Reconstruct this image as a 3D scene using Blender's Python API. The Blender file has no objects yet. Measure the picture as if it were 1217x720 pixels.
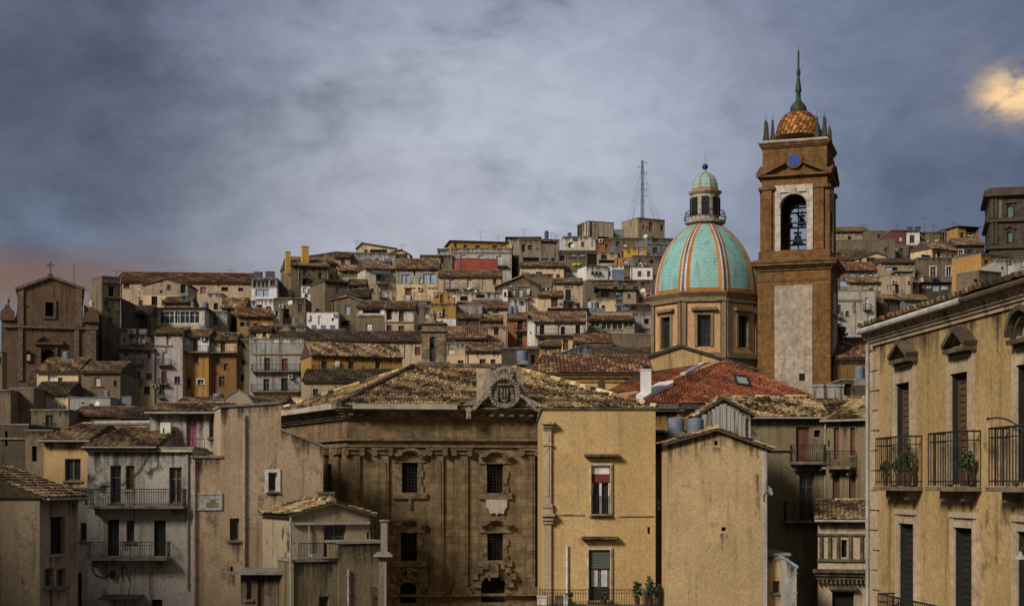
import bpy, math, random
from mathutils import Vector as V
random.seed(7)
R_ = math.radians
scene = bpy.context.scene
col_main = scene.collection
# ------------------------------------------------------------------ camera
F, CX, EYE, HY = 1800.0, 608.5, 15.0, 575.0      # focal length in photo pixels, centre column, eye height, eye-level row
cd = bpy.data.cameras.new("camera"); cam = bpy.data.objects.new("camera", cd); col_main.objects.link(cam)
cam.location = (0, 0, EYE); cam.rotation_euler = (R_(90), 0, 0)
cd.sensor_fit = 'HORIZONTAL'; cd.sensor_width = 36.0; cd.lens = 36.0 * F / 1217.0
cd.shift_y = (HY - 360.0) / 1217.0
cd.clip_start = 0.5; cd.clip_end = 5000
scene.camera = cam
# ------------------------------------------------------------------ sun, world, exposure
SUN_DIR = V((-0.62, -0.62, 0.56)).normalized()    # towards the sun
sd = bpy.data.lights.new("sun", 'SUN'); sun = bpy.data.objects.new("sun", sd); col_main.objects.link(sun)
sd.energy = 2.15; sd.angle = R_(14); sd.color = (1.0, 0.895, 0.76)
sun.rotation_euler = SUN_DIR.to_track_quat('Z', 'Y').to_euler()
scene.view_settings.view_transform = 'Standard'; scene.view_settings.look = 'None'
scene.view_settings.gamma = 1.0; scene.view_settings.exposure = 0.60; scene.view_settings.use_curve_mapping = False
scene.cycles.max_bounces = 6; scene.cycles.diffuse_bounces = 3

class NT:
    def __init__(s, tree): s.t = tree; s.n = tree.nodes; s.l = tree.links
    def new(s, typ, **kw):
        n = s.n.new(typ)
        for k, v in kw.items(): setattr(n, k, v)
        return n
    def put(s, sock, val):
        if isinstance(val, bpy.types.NodeSocket): s.l.new(val, sock)
        elif val is not None:
            if sock.type == 'RGBA' and len(val) == 3: val = (*val, 1)
            sock.default_value = val
    def math(s, op, a, b=None, c=None, clamp=False):
        n = s.new('ShaderNodeMath', operation=op); n.use_clamp = clamp
        s.put(n.inputs[0], a)
        if b is not None: s.put(n.inputs[1], b)
        if c is not None: s.put(n.inputs[2], c)
        return n.outputs[0]
    def vmath(s, op, a, b=None):
        n = s.new('ShaderNodeVectorMath', operation=op); s.put(n.inputs[0], a)
        if b is not None: s.put(n.inputs[1], b)
        return n.outputs['Value'] if op in ('DOT_PRODUCT', 'LENGTH') else n.outputs[0]
    def mix(s, fac, a, b, blend='MIX'):
        n = s.new('ShaderNodeMix', data_type='RGBA', blend_type=blend)
        s.put(n.inputs[0], fac); s.put(n.inputs[6], a); s.put(n.inputs[7], b)
        return n.outputs[2]
    def ramp(s, val, lo, hi, smooth=True):
        n = s.new('ShaderNodeMapRange'); n.interpolation_type = 'SMOOTHSTEP' if smooth else 'LINEAR'
        s.put(n.inputs['Value'], val); n.inputs['From Min'].default_value = lo; n.inputs['From Max'].default_value = hi
        return n.outputs[0]
    def noise(s, vec, scale, detail=4, rough=0.55, dist=0.0):
        n = s.new('ShaderNodeTexNoise'); s.put(n.inputs['Vector'], vec)
        n.inputs['Scale'].default_value = scale; n.inputs['Detail'].default_value = detail
        n.inputs['Roughness'].default_value = rough; n.inputs['Distortion'].default_value = dist
        return n.outputs[0]
    def mapping(s, vec, scale=(1, 1, 1), loc=(0, 0, 0)):
        n = s.new('ShaderNodeMapping'); s.put(n.inputs[0], vec)
        n.inputs['Scale'].default_value = scale; n.inputs['Location'].default_value = loc
        return n.outputs[0]

world = bpy.data.worlds.new("World"); scene.world = world; world.use_nodes = True
w = NT(world.node_tree); w.n.clear()
sky = w.new('ShaderNodeTexSky', sky_type='NISHITA'); sky.sun_disc = False
sky.sun_elevation = math.asin(SUN_DIR.z); sky.sun_rotation = math.atan2(SUN_DIR.x, SUN_DIR.y)
tc = w.new('ShaderNodeTexCoord').outputs['Generated']
sep = w.new('ShaderNodeSeparateXYZ'); w.l.new(tc, sep.inputs[0]); dx, dy, dz = sep.outputs
def skydir(px, py): return tuple(V(((px - CX) / F, 1, (HY - py) / F)).normalized())
def glow(px, py, rad, vec=None, inner=0.0):
    d = w.vmath('SUBTRACT', tc if vec is None else vec, skydir(px, py))
    d = w.mapping(d, (1, 1, 1.35))
    return w.math('SUBTRACT', 1.0, w.ramp(w.vmath('LENGTH', d), inner, rad))
wvec = w.mapping(tc, (1.0, 1.0, 2.0))
n1 = w.noise(wvec, 4.5, 4, 0.5, 0.3); n2 = w.noise(w.mapping(tc, (1, 1, 1.7), (3, 1, 2)), 14, 5, 0.58, 0.3)
n3 = w.noise(w.mapping(tc, (1, 1, 1.8), (5, 2, 1)), 38, 6, 0.62, 0.5)
nm = w.math('ADD', w.math('MULTIPLY', n1, 0.58), w.math('MULTIPLY', n2, 0.42))
cloud = w.mix(w.ramp(nm, 0.32, 0.70), (0.046, 0.058, 0.094), (0.135, 0.158, 0.220))
br = w.math('MULTIPLY', glow(600, 185, 0.27), w.ramp(nm, 0.34, 0.56))
cloud = w.mix(w.math('MULTIPLY', br, 0.80), cloud, (0.39, 0.415, 0.485))
br2 = glow(470, 300, 0.22)
cloud = w.mix(w.math('MULTIPLY', br2, 0.75), cloud, (0.32, 0.325, 0.365))
# warm band low on the left
band = w.math('MULTIPLY', w.ramp(dx, -0.10, -0.34), w.math('SUBTRACT', 1.0, w.ramp(w.math('ABSOLUTE', w.math('SUBTRACT', dz, 0.126)), 0.004, 0.03)))
cloud = w.mix(w.math('MULTIPLY', band, 0.82), cloud, (0.150, 0.078, 0.046))
# dark rain cloud at far upper left and right
dk = w.math('MULTIPLY', w.ramp(dx, -0.12, -0.34), w.ramp(dz, 0.13, 0.24))
cloud = w.mix(w.math('MULTIPLY', dk, 0.62), cloud, (0.044, 0.050, 0.068))
dk2 = w.ramp(dx, 0.12, 0.36)
cloud = w.mix(w.math('MULTIPLY', dk2, 0.55), cloud, (0.052, 0.066, 0.112))
cloud = w.mix(w.ramp(n3, 0.30, 0.72), w.mix(1.0, cloud, (0.94, 0.94, 0.945), 'MULTIPLY'), w.mix(1.0, cloud, (1.07, 1.07, 1.065), 'MULTIPLY'))
# the sunlit break in the clouds
lit = w.math('MULTIPLY', glow(1206, 113, 0.036), w.ramp(w.noise(w.mapping(tc, (1, 1, 1.9), (2, 0, 1)), 26, 6, 0.6, 0.15), 0.36, 0.62))
cloud = w.mix(w.math('MULTIPLY', lit, 0.95), cloud, (0.92, 0.60, 0.27))
lit2 = w.math('MULTIPLY', glow(1200, 100, 0.06), w.ramp(n2, 0.40, 0.64))
cloud = w.mix(w.math('MULTIPLY', lit2, 0.4), cloud, (0.24, 0.20, 0.18))
# dim warm sky behind the viewer and overhead, toned down to limit ambient light
beh = w.math('MAXIMUM', w.ramp(dy, -0.05, -0.8), w.math('MULTIPLY', w.ramp(dz, 0.40, 0.85), 0.6))
cloud = w.mix(beh, cloud, (0.112, 0.096, 0.080))
full = w.mix(0.9, w.mix(0.0, w.vmath('MULTIPLY', sky.outputs[0], (0.35, 0.35, 0.35)), (0, 0, 0)), w.vmath('MULTIPLY', cloud, (10, 10, 10)))
bg = w.new('ShaderNodeBackground'); w.l.new(full, bg.inputs['Color']); bg.inputs['Strength'].default_value = 0.1
out = w.new('ShaderNodeOutputWorld'); w.l.new(bg.outputs[0], out.inputs[0])

# ------------------------------------------------------------------ materials
_mats = {}
def newmat(name):
    m = bpy.data.materials.new(name); m.use_nodes = True; t = NT(m.node_tree)
    b = t.n['Principled BSDF']; b.inputs['Roughness'].default_value = 0.9
    b.inputs['Specular IOR Level'].default_value = 0.25
    return m, t, b
def seedvec(t):
    tcn = t.new('ShaderNodeTexCoord').outputs['Object']
    oi = t.new('ShaderNodeObjectInfo')
    return t.vmath('ADD', tcn, w_comb(t, t.math('MULTIPLY', oi.outputs['Random'], 137.0)))
def w_comb(t, v):
    n = t.new('ShaderNodeCombineXYZ'); t.put(n.inputs[0], v); t.put(n.inputs[1], v); return n.outputs[0]
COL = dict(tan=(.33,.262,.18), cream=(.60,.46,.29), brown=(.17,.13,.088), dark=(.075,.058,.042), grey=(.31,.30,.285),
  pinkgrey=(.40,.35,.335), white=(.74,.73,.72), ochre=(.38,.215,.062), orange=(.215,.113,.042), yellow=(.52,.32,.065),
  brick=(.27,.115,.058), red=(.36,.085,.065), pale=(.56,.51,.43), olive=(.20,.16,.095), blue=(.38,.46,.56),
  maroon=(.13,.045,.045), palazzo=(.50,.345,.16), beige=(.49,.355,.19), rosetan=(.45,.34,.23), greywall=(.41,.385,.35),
  stone=(.21,.155,.085), sand=(.44,.35,.24), shadedbrown=(.125,.080,.052), corner=(.405,.28,.125), rust=(.28,.23,.185), slate=(.17,.18,.19))  # church brown is lowered so its colour carries the front's shade
def stucco(key, dirt=1.0):
    k = ('st', key, dirt)
    if k in _mats: return _mats[k]
    c = COL[key]; m, t, b = newmat('plaster ' + key); v = seedvec(t)
    big = t.noise(v, 0.32, 6, 0.6, 0.5); mid = t.noise(v, 1.5, 6, 0.65); fine = t.noise(v, 9.0, 4, 0.65)
    streak = t.noise(t.mapping(v, (2.2, 2.2, 0.16)), 1.0, 5, 0.62)
    dk = tuple(x * f for x, f in zip(c, (.46, .43, .42))); lt = tuple(min(.8, x * 1.22 + .015) for x in c)
    col = t.mix(t.ramp(big, 0.38, 0.66), c, lt)
    col = t.mix(t.math('MULTIPLY', t.ramp(streak, 0.50, 0.70), 0.62 * dirt), col, dk)
    col = t.mix(t.math('MULTIPLY', t.ramp(mid, 0.54, 0.76), 0.38 * dirt), col, dk)
    flake = t.noise(t.vmath('ADD', v, (7.3, 1.1, 4.7)), 0.75, 9, 0.62, 0.9)
    col = t.mix(t.math('MULTIPLY', t.ramp(flake, 0.635, 0.650), 0.55 * min(dirt, 1.4)), col, tuple(x * f + .02 for x, f in zip(c, (.62, .60, .60))))
    col = t.mix(t.math('MULTIPLY', t.ramp(flake, 0.345, 0.330), 0.45 * min(dirt, 1.4)), col, tuple(min(.8, x * 1.12 + .045) for x in c))
    grime = tuple(x * f for x, f in zip(c, (.20, .20, .22)))
    col = t.mix(t.math('MULTIPLY', t.ramp(t.math('MULTIPLY', big, t.math('ADD', mid, 0.5)), 0.60, 0.76), 0.7 * dirt), col, grime)
    col = t.mix(t.ramp(fine, 0.30, 0.75), t.mix(1.0, col, (.80, .80, .80), 'MULTIPLY'), t.mix(1.0, col, (1.14, 1.14, 1.14), 'MULTIPLY'))
    t.l.new(col, b.inputs['Base Color'])
    bp = t.new('ShaderNodeBump'); bp.inputs['Strength'].default_value = 0.5; bp.inputs['Distance'].default_value = 0.04
    t.l.new(fine, bp.inputs['Height']); t.l.new(bp.outputs[0], b.inputs['Normal'])
    _mats[k] = m; return m
def plain(name, c, rough=0.8, metal=0.0, var=0.25, scale=3.0, spec=0.3):
    k = ('pl', name)
    if k in _mats: return _mats[k]
    m, t, b = newmat(name); v = seedvec(t)
    n = t.noise(v, scale, 5, 0.65)
    col = t.mix(t.ramp(n, 0.3, 0.7), tuple(x * (1 - var) for x in c), tuple(min(1, x * (1 + var)) for x in c))
    t.l.new(col, b.inputs['Base Color']); b.inputs['Roughness'].default_value = rough; b.inputs['Metallic'].default_value = metal
    b.inputs['Specular IOR Level'].default_value = spec
    _mats[k] = m; return m
def tinted(name, rough=0.9, var=0.3, scale=6.0, bump=0.3):
    k = ('ti', name)
    if k in _mats: return _mats[k]
    m, t, b = newmat(name); v = seedvec(t)
    a = t.new('ShaderNodeAttribute', attribute_name='tint').outputs['Color']
    n = t.noise(v, scale, 5, 0.65)
    col = t.mix(t.ramp(n, 0.3, 0.7), t.mix(1.0, a, (1 - var,) * 3, 'MULTIPLY'), t.mix(1.0, a, (1 + var,) * 3, 'MULTIPLY'))
    t.l.new(col, b.inputs['Base Color']); b.inputs['Roughness'].default_value = rough
    _mats[k] = m; return m
def ashlar(name, c, udir, bw=0.9, bh=0.42, mortar=.012, dark=0.45, stain=0.8, vary=.35):
    k = ('as', name)
    if k in _mats: return _mats[k]
    m, t, b = newmat(name)
    tcn = t.new('ShaderNodeTexCoord').outputs['Object']
    u = t.vmath('DOT_PRODUCT', tcn, (udir[0], udir[1], 0))
    sp = t.new('ShaderNodeSeparateXYZ'); t.l.new(tcn, sp.inputs[0])
    cb = t.new('ShaderNodeCombineXYZ'); t.l.new(u, cb.inputs[0]); t.l.new(sp.outputs[2], cb.inputs[1])
    bt = t.new('ShaderNodeTexBrick'); t.l.new(cb.outputs[0], bt.inputs['Vector'])
    bt.inputs['Scale'].default_value = 1.0; bt.inputs['Brick Width'].default_value = bw; bt.inputs['Row Height'].default_value = bh
    bt.inputs['Mortar Size'].default_value = mortar; bt.inputs['Mortar Smooth'].default_value = 0.3
    bt.inputs['Color1'].default_value = (*[x * (1 + vary) for x in c], 1); bt.inputs['Color2'].default_value = (*[x * (1 - vary) for x in c], 1)
    bt.inputs['Mortar'].default_value = (*[x * dark for x in c], 1)
    big = t.noise(tcn, 0.35, 6, 0.6, 0.6); mid = t.noise(tcn, 2.2, 6, 0.7)
    st = t.noise(t.mapping(tcn, (2.0, 2.0, .18)), 1.0, 5, 0.6)
    col = bt.outputs['Color']
    dk = tuple(x * .33 for x in c)
    col = t.mix(t.math('MULTIPLY', t.ramp(st, 0.48, 0.68), 0.65 * stain), col, dk)
    col = t.mix(t.math('MULTIPLY', t.ramp(big, 0.50, 0.68), 0.6 * stain), col, tuple(x * f for x, f in zip(c, (.42, .42, .46))))
    col = t.mix(t.ramp(mid, 0.35, 0.70), t.mix(1.0, col, (.72,) * 3, 'MULTIPLY'), t.mix(1.0, col, (1.25,) * 3, 'MULTIPLY'))
    t.l.new(col, b.inputs['Base Color'])
    bp = t.new('ShaderNodeBump'); bp.inputs['Strength'].default_value = 0.6; bp.inputs['Distance'].default_value = 0.05
    t.l.new(t.math('ADD', mid, t.math('MULTIPLY', bt.outputs['Fac'], -0.6)), bp.inputs['Height']); t.l.new(bp.outputs[0], b.inputs['Normal'])
    _mats[k] = m; return m

GLASS = plain('window glass', (.025, .03, .036), 0.18, 0, .3, 1.5, 0.5)
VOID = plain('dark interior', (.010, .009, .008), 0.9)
TILE = tinted('clay roof tile')
FRAMES = {'w': plain('weathered frame', (.16, .12, .085)), 'white': plain('white painted frame', (.62, .62, .62)),
          'brown': plain('brown wood', (.10, .06, .035)), 'red': plain('red brown shutter wood', (.17, .065, .05)),
          'purple': plain('faded pink shutter', (.36, .13, .20)), 'green': plain('blue green paint', (.11, .20, .19)),
          'blue': plain('pale blue pane', (.32, .42, .55), 0.4), 'curtain': plain('pale curtain behind glass', (.46, .47, .48), 0.35),
          'dkdoor': plain('dark door', (.022, .022, .02))}
IRON = plain('wrought iron', (.022, .020, .019), 0.6)
STONETRIM = plain('weathered stone trim', (.24, .185, .115), .95, 0, .5, 2.0)
DARKTRIM = plain('blackened stone trim', (.10, .078, .052), .95, 0, .55, 2.0)
PALETRIM = plain('pale plaster trim', (.47, .39, .27), .95, 0, .3, 2.0)
SLAB = plain('balcony slab stone', (.17, .145, .115), .95, 0, .45, 1.6)
CONC = plain('old concrete', (.22, .205, .185), .95, 0, .4, 1.2)
ZINC = plain('zinc sheet', (.34, .36, .38), .5, .3, .35, 1.2)
PVC = plain('white plastic', (.62, .62, .60), .5)
PIPE = plain('grey drainpipe', (.33, .31, .28), .6)
TANKM = plain('blue grey plastic tank', (.145, .18, .25), .55, 0, .25, 1.5)
TANKD = plain('dark tank', (.075, .082, .10), .55)
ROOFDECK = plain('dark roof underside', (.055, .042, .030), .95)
def streaked():
    m, t, b = newmat('rain streaked concrete'); tcn = t.new('ShaderNodeTexCoord').outputs['Object']
    st = t.noise(t.mapping(tcn, (.95, .95, .035)), 1.0, 6, .62, .2); fl = t.noise(tcn, 1.2, 6, .65)
    c = t.mix(t.ramp(fl, .35, .7), (.36, .31, .25), (.50, .44, .36))
    c = t.mix(t.ramp(st, .50, .56), c, (.028, .024, .022))
    c = t.mix(t.math('MULTIPLY', t.ramp(st, .44, .41), .6), c, (.20, .08, .05))
    t.l.new(c, b.inputs['Base Color']); return m
STREAK = streaked()
def stain_mat():
    m, t, b = newmat('rain stain'); v = seedvec(t)
    fade = t.new('ShaderNodeAttribute', attribute_name='tint').outputs['Fac']
    st = t.noise(t.mapping(v, (2.6, 2.6, .13)), 1.0, 6, .65); fn = t.noise(v, 4.0, 5, .65)
    al = t.math('ADD', fade, t.math('MULTIPLY', t.math('SUBTRACT', t.math('ADD', t.math('MULTIPLY', st, .75), t.math('MULTIPLY', fn, .25)), .5), 3.4))
    al = t.math('MULTIPLY', t.math('MULTIPLY', t.ramp(al, .35, 1.25), t.ramp(fade, .0, .25)), .72)
    b.inputs['Base Color'].default_value = (.030, .026, .021, 1); b.inputs['Roughness'].default_value = .95
    t.l.new(al, b.inputs['Alpha']); return m
STAIN = stain_mat()
LEAF = plain('leaf', (.045, .075, .028), .7, 0, .5, 2.0)
POT = plain('terracotta pot', (.10,.055,.035))

# ------------------------------------------------------------------ mesh builder
UP = V((0, 0, 1))
class MB:
    def __init__(s): s.v = []; s.f = []; s.c = []
    def poly(s, pts, c=None):
        i = len(s.v); s.v += [tuple(p) for p in pts]; s.f.append(tuple(range(i, i + len(pts)))); s.c.append(c)
    def box(s, o, a, b, c, col=None):
        o, a, b, c = V(o), V(a), V(b), V(c); i = len(s.v)
        s.v += [tuple(p) for p in (o, o+a, o+a+b, o+b, o+c, o+a+c, o+a+b+c, o+b+c)]
        for f in ((3,2,1,0),(4,5,6,7),(0,1,5,4),(1,2,6,5),(2,3,7,6),(3,0,4,7)): s.f.append(tuple(i+k for k in f)); s.c.append(col)
    def cyl(s, p, q, r0, r1=None, n=8, cap=True, col=None):
        p, q = V(p), V(q); r1 = r0 if r1 is None else r1; d = (q - p).normalized()
        a = d.cross(V((0, 0, 1)) if abs(d.z) < .9 else V((1, 0, 0))).normalized(); b = d.cross(a); i = len(s.v)
        for k in range(n):
            e = a * math.cos(2*math.pi*k/n) + b * math.sin(2*math.pi*k/n)
            s.v += [tuple(p + e*r0), tuple(q + e*r1)]
        for k in range(n):
            j = (k + 1) % n; s.f.append((i+2*k, i+2*j, i+2*j+1, i+2*k+1)); s.c.append(col)
        if cap:
            s.f.append(tuple(i+2*k for k in range(n))); s.f.append(tuple(i+2*k+1 for k in range(n))); s.c += [col, col]
    def lathe(s, c, prof, n=16, a0=0.0, col=None, cap=True):
        c = V(c); i = len(s.v); m = len(prof)
        for r, z in prof:
            for k in range(n):
                a = a0 + 2*math.pi*k/n; s.v.append((c.x + r*math.cos(a), c.y + r*math.sin(a), c.z + z))
        for j in range(m-1):
            for k in range(n):
                l = (k+1) % n; s.f.append((i+j*n+k, i+j*n+l, i+(j+1)*n+l, i+(j+1)*n+k)); s.c.append(col)
        if cap:
            s.f.append(tuple(i+k for k in range(n))); s.f.append(tuple(i+(m-1)*n+k for k in range(n))); s.c += [col, col]
    def path(s, pts, r, n=6, col=None):
        for p, q in zip(pts, pts[1:]): s.cyl(p, q, r, r, n, True, col)
    def build(s, name, mat, parent=None, root=None, smooth=False):
        me = bpy.data.meshes.new(name)
        off = V(root.location) if root is not None else V((0, 0, 0))
        me.from_pydata([(x-off.x, y-off.y, z-off.z) for x, y, z in s.v], [], s.f)
        if any(c is not None for c in s.c):
            at = me.color_attributes.new('tint', 'FLOAT_COLOR', 'CORNER'); buf = []
            for f, c in zip(s.f, s.c):
                c = c or (.2, .2, .2); buf += [c[0], c[1], c[2], 1.0] * len(f)
            at.data.foreach_set('color', buf)
        me.materials.append(mat)
        if smooth: me.polygons.foreach_set('use_smooth', [True] * len(me.polygons))
        me.update()
        o = bpy.data.objects.new(name, me); col_main.objects.link(o)
        if parent is not None: o.parent = parent
        return o
def thing(name, label, cat, loc, group=None):
    o = bpy.data.objects.new(name, None); col_main.objects.link(o); o.location = loc; o.empty_display_size = .5
    o['label'] = label; o['category'] = cat
    if group: o['group'] = group
    return o
def tag(o, label, cat, group=None):
    o['label'] = label; o['category'] = cat
    if group: o['group'] = group
    return o
def PX(px, py, Y): return V(((px - CX) / F * Y, Y, EYE + (HY - py) / F * Y))
def ZP(py, Y): return EYE + (HY - py) / F * Y

# ------------------------------------------------------------------ terrain
def sst(a, b, x):
    t = max(0, min(1, (x - a) / (b - a))); return t*t*(3-2*t)
def ground(x, y):
    if y < 100: z = 0.0
    elif y < 240: z = 28.3 * ((y - 100) / 140) ** 1.1
    else: z = 28.3 + .387 * (y - 240)
    t = x / max(y, 60)
    cap = 27 + 15 * sst(-.275, -.25, t) + 20 * sst(-.165, -.13, t)
    return min(z, cap)
def make_ground():
    xs = [-900, -600, -400, -300, -220, -170] + [-140 + 4*i for i in range(71)] + [170, 220, 300, 400, 600, 900]
    ys = [-300, -150, -60, 0, 40, 70, 90, 100] + [100 + 6*i for i in range(1, 45)] + [400, 460, 560, 700, 1000, 1500]
    m = MB()
    m.v = [(x, y, ground(x, y) + (random.uniform(-.25, .25) if 100 < y < 360 else 0)) for y in ys for x in xs]
    n = len(xs)
    m.f = [(j*n+i, j*n+i+1, (j+1)*n+i+1, (j+1)*n+i) for j in range(len(ys)-1) for i in range(n-1)]; m.c = [None]*len(m.f)
    mt, t, b = newmat('hill ground'); tcn = t.new('ShaderNodeTexCoord').outputs['Object']
    cc = t.mix(t.ramp(t.noise(tcn, .12, 6), .35, .65), (.055, .048, .034), (.12, .10, .07))
    t.l.new(cc, b.inputs['Base Color'])
    o = m.build('ground', mt); o['kind'] = 'structure'
make_ground()

# ------------------------------------------------------------------ facade frame
class Fac:
    def __init__(s, px0, Y0, px1, Y1, A=None, B=None):
        s.A = V(((px0-CX)/F*Y0, Y0)) if A is None else V(A); s.B = V(((px1-CX)/F*Y1, Y1)) if B is None else V(B)
        d = s.B - s.A; s.L = d.length; s.u = d / s.L; s.n = V((s.u.y, -s.u.x))
    def pt(s, u, n, z): p = s.A + s.u*u + s.n*n; return V((p.x, p.y, z))
    def px(s, px, py, off=0.0):
        A = s.A + s.n*off; t = (px - CX) / F          # X = t*Y on the ray
        den = s.u.x - t*s.u.y; uu = (t*A.y - A.x) / den; Y = A.y + s.u.y*uu
        return uu, EYE + (HY - py) / F * Y
    def rect(s, x0, y0, x1, y1):
        cx, cy = (x0+x1)/2, (y0+y1)/2
        u0 = s.px(x0, cy)[0]; u1 = s.px(x1, cy)[0]; z1 = s.px(cx, y0)[1]; z0 = s.px(cx, y1)[1]
        return min(u0,u1), min(z0, z1), max(u0,u1), max(z0, z1)
    def U(s): return V((s.u.x, s.u.y, 0))
    def N(s): return V((s.n.x, s.n.y, 0))
    def boxu(s, mb, u0, z0, u1, z1, n0, n1, col=None):
        mb.box(s.pt(u0, n0, z0), s.U()*(u1-u0), s.N()*(n1-n0), UP*(z1-z0), col)
    def boxp(s, mb, x0, y0, x1, y1, n0, n1, col=None):
        u0, z0, u1, z1 = s.rect(x0, y0, x1, y1); s.boxu(mb, u0, z0, u1, z1, n0, n1, col)

def clip2(poly, lines):
    for (u0, z0, u1, z1) in lines:
        out = []
        def side(p): return (u1-u0)*(p[1]-z0) - (z1-z0)*(p[0]-u0)
        for i in range(len(poly)):
            a, b = poly[i], poly[(i+1) % len(poly)]; sa, sb = side(a), side(b)
            if sa <= 1e-9: out.append(a)
            if (sa < -1e-9 and sb > 1e-9) or (sa > 1e-9 and sb < -1e-9):
                t = sa / (sa - sb); out.append((a[0]+(b[0]-a[0])*t, a[1]+(b[1]-a[1])*t))
        poly = out
        if len(poly) < 3: return []
    return poly
def wallgrid(mb, fac, u0, z0, u1, z1, holes, rec, lines=(), off=0.0):
    hs = []
    for a, b, c, d in holes:
        a, b, c, d = max(a, u0+.02), max(b, z0), min(c, u1-.02), min(d, z1)
        if c - a > .03 and d - b > .03: hs.append((a, b, c, d))
    us = sorted(set([u0, u1] + [h[0] for h in hs] + [h[2] for h in hs])); zs = sorted(set([z0, z1] + [h[1] for h in hs] + [h[3] for h in hs]))
    for j in range(len(zs)-1):
        run = None
        def flush(run):
            p = [(run[0], zs[j]), (run[1], zs[j]), (run[1], zs[j+1]), (run[0], zs[j+1])]
            if lines: p = clip2(p, lines)
            if len(p) >= 3: mb.poly([fac.pt(a, off, b) for a, b in p])
        for i in range(len(us)-1):
            cu, cz = (us[i]+us[i+1])/2, (zs[j]+zs[j+1])/2
            if any(h[0] < cu < h[2] and h[1] < cz < h[3] for h in hs):
                if run: flush(run); run = None
            else: run = (run[0], us[i+1]) if run else (us[i], us[i+1])
        if run: flush(run)
    for a, b, c, d in hs:
        q = lambda u, n, z: fac.pt(u, off + n, z)
        mb.poly([q(a,0,b), q(a,-rec,b), q(a,-rec,d), q(a,0,d)]); mb.poly([q(c,0,b), q(c,-rec,b), q(c,-rec,d), q(c,0,d)])
        mb.poly([q(a,0,b), q(c,0,b), q(c,-rec,b), q(a,-rec,b)]); mb.poly([q(a,0,d), q(c,0,d), q(c,-rec,d), q(a,-rec,d)])

# ------------------------------------------------------------------ clay tile roofs
PAL = {
 'o': [((.42,.30,.145),6), ((.29,.195,.095),5), ((.13,.085,.046),4), ((.60,.47,.26),4), ((.04,.03,.02),4), ((.30,.145,.07),1)],
 'n': [((.31,.215,.115),6), ((.22,.148,.08),6), ((.125,.084,.05),5), ((.44,.34,.20),2), ((.06,.045,.033),3), ((.25,.12,.065),2)],
 'b': [((.25,.16,.098),5), ((.175,.112,.068),5), ((.11,.076,.05),4), ((.36,.27,.165),2), ((.26,.12,.065),1)],
 'd': [((.115,.08,.05),5), ((.08,.058,.04),5), ((.05,.04,.03),4), ((.17,.125,.08),2)],
 'r': [((.32,.095,.045),6), ((.24,.072,.036),5), ((.38,.16,.075),3), ((.13,.05,.03),3)],
 'm': [((.21,.10,.055),4), ((.115,.055,.034),4), ((.34,.235,.13),3), ((.155,.075,.042),5)],
}
PALX = {k: sorted([c for c, n in v for _ in range(n)], key=lambda c: c[1]*2+c[0]) for k, v in PAL.items()}
def tiles(mb, pts, pal='o', pitch=.3, ln=.5, h=None, deck=True):
    """pts: planar polygon, first edge = eave (left to right as seen from outside)"""
    pts = [V(p) for p in pts]; u = (pts[1]-pts[0]).normalized(); nn = None
    for k in range(2, len(pts)):
        nn = u.cross(pts[k]-pts[0])
        if nn.length > 1e-4: break
    nn.normalize()
    if nn.z < 0: nn = -nn
    s = nn.cross(u)
    if s.z < 0: s = -s
    P2 = [((p-pts[0]).dot(u), (p-pts[0]).dot(s)) for p in pts]
    def inside(x, y):
        r = False; n = len(P2)
        for i in range(n):
            (x0, y0), (x1, y1) = P2[i], P2[(i+1) % n]
            if (y0 > y) != (y1 > y) and x < (x1-x0)*(y-y0)/(y1-y0)+x0: r = not r
        return r
    h = h or pitch*.34; O = pts[0]; px = PALX[pal]
    if deck: mb.poly([p + nn*.01 for p in pts], (.05, .038, .026))
    umin, umax = min(p[0] for p in P2), max(p[0] for p in P2); smax = max(p[1] for p in P2); smin = min(p[1] for p in P2)
    nu = max(1, int(round((umax-umin)/pitch))); w_ = (umax-umin)/nu; ns = max(1, int(round((smax-smin)/ln))); l_ = (smax-smin)/ns
    ph = random.random()*10
    for j in range(ns):
        for i in range(nu):
            cu = umin + (i+.5)*w_; cs = smin + (j+.5)*l_
            if not inside(cu, cs): continue
            f_ = .5+.28*math.sin(cu*.83+ph)*math.sin(cs*.9+ph*1.7)+.22*math.sin(cu*2.3+cs*1.9+ph*3)+random.gauss(0, .26)
            c = px[max(0, min(len(px)-1, int(f_*len(px))))]
            k = .85 + .3*random.random()
            c = (c[0]*k, c[1]*k, c[2]*k)
            ju = random.uniform(-.035, .035)*w_/.3; js = random.uniform(-.05, .05)*l_; lift = .045 + random.uniform(0, .025)
            s0, s1 = cs - l_*.56 + js, cs + l_*.56
            i0 = len(mb.v)
            for (fu, fh) in ((-.5, 0), (-.24, 1), (.24, 1), (.5, 0)):
                a = O + u*(cu+fu*w_*1.04+ju)
                p0 = a + s*s0 + nn*(fh*h + lift); p1 = a + s*s1 + nn*(fh*h*.9 + .005)
                mb.v.append(tuple(p0)); mb.v.append(tuple(p1))
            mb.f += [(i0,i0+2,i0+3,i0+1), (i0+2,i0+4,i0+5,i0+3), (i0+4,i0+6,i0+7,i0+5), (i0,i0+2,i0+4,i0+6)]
            mb.c += [c, c, c, (c[0]*.55, c[1]*.55, c[2]*.55)]  # nose face darkened to paint the shade under each tile
def ridge(mb, p, q, pal='o', r=.13, step=.45):
    p, q = V(p), V(q); L = (q-p).length; n = max(1, int(L/step))
    for i in range(n):
        c = random.choice(PALX[pal]); k = random.uniform(.8, 1.3)
        mb.cyl(p+(q-p)*(i/n), p+(q-p)*((i+1.08)/n), r*1.05, r*.9, 7, True, (c[0]*k, c[1]*k, c[2]*k))

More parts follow.
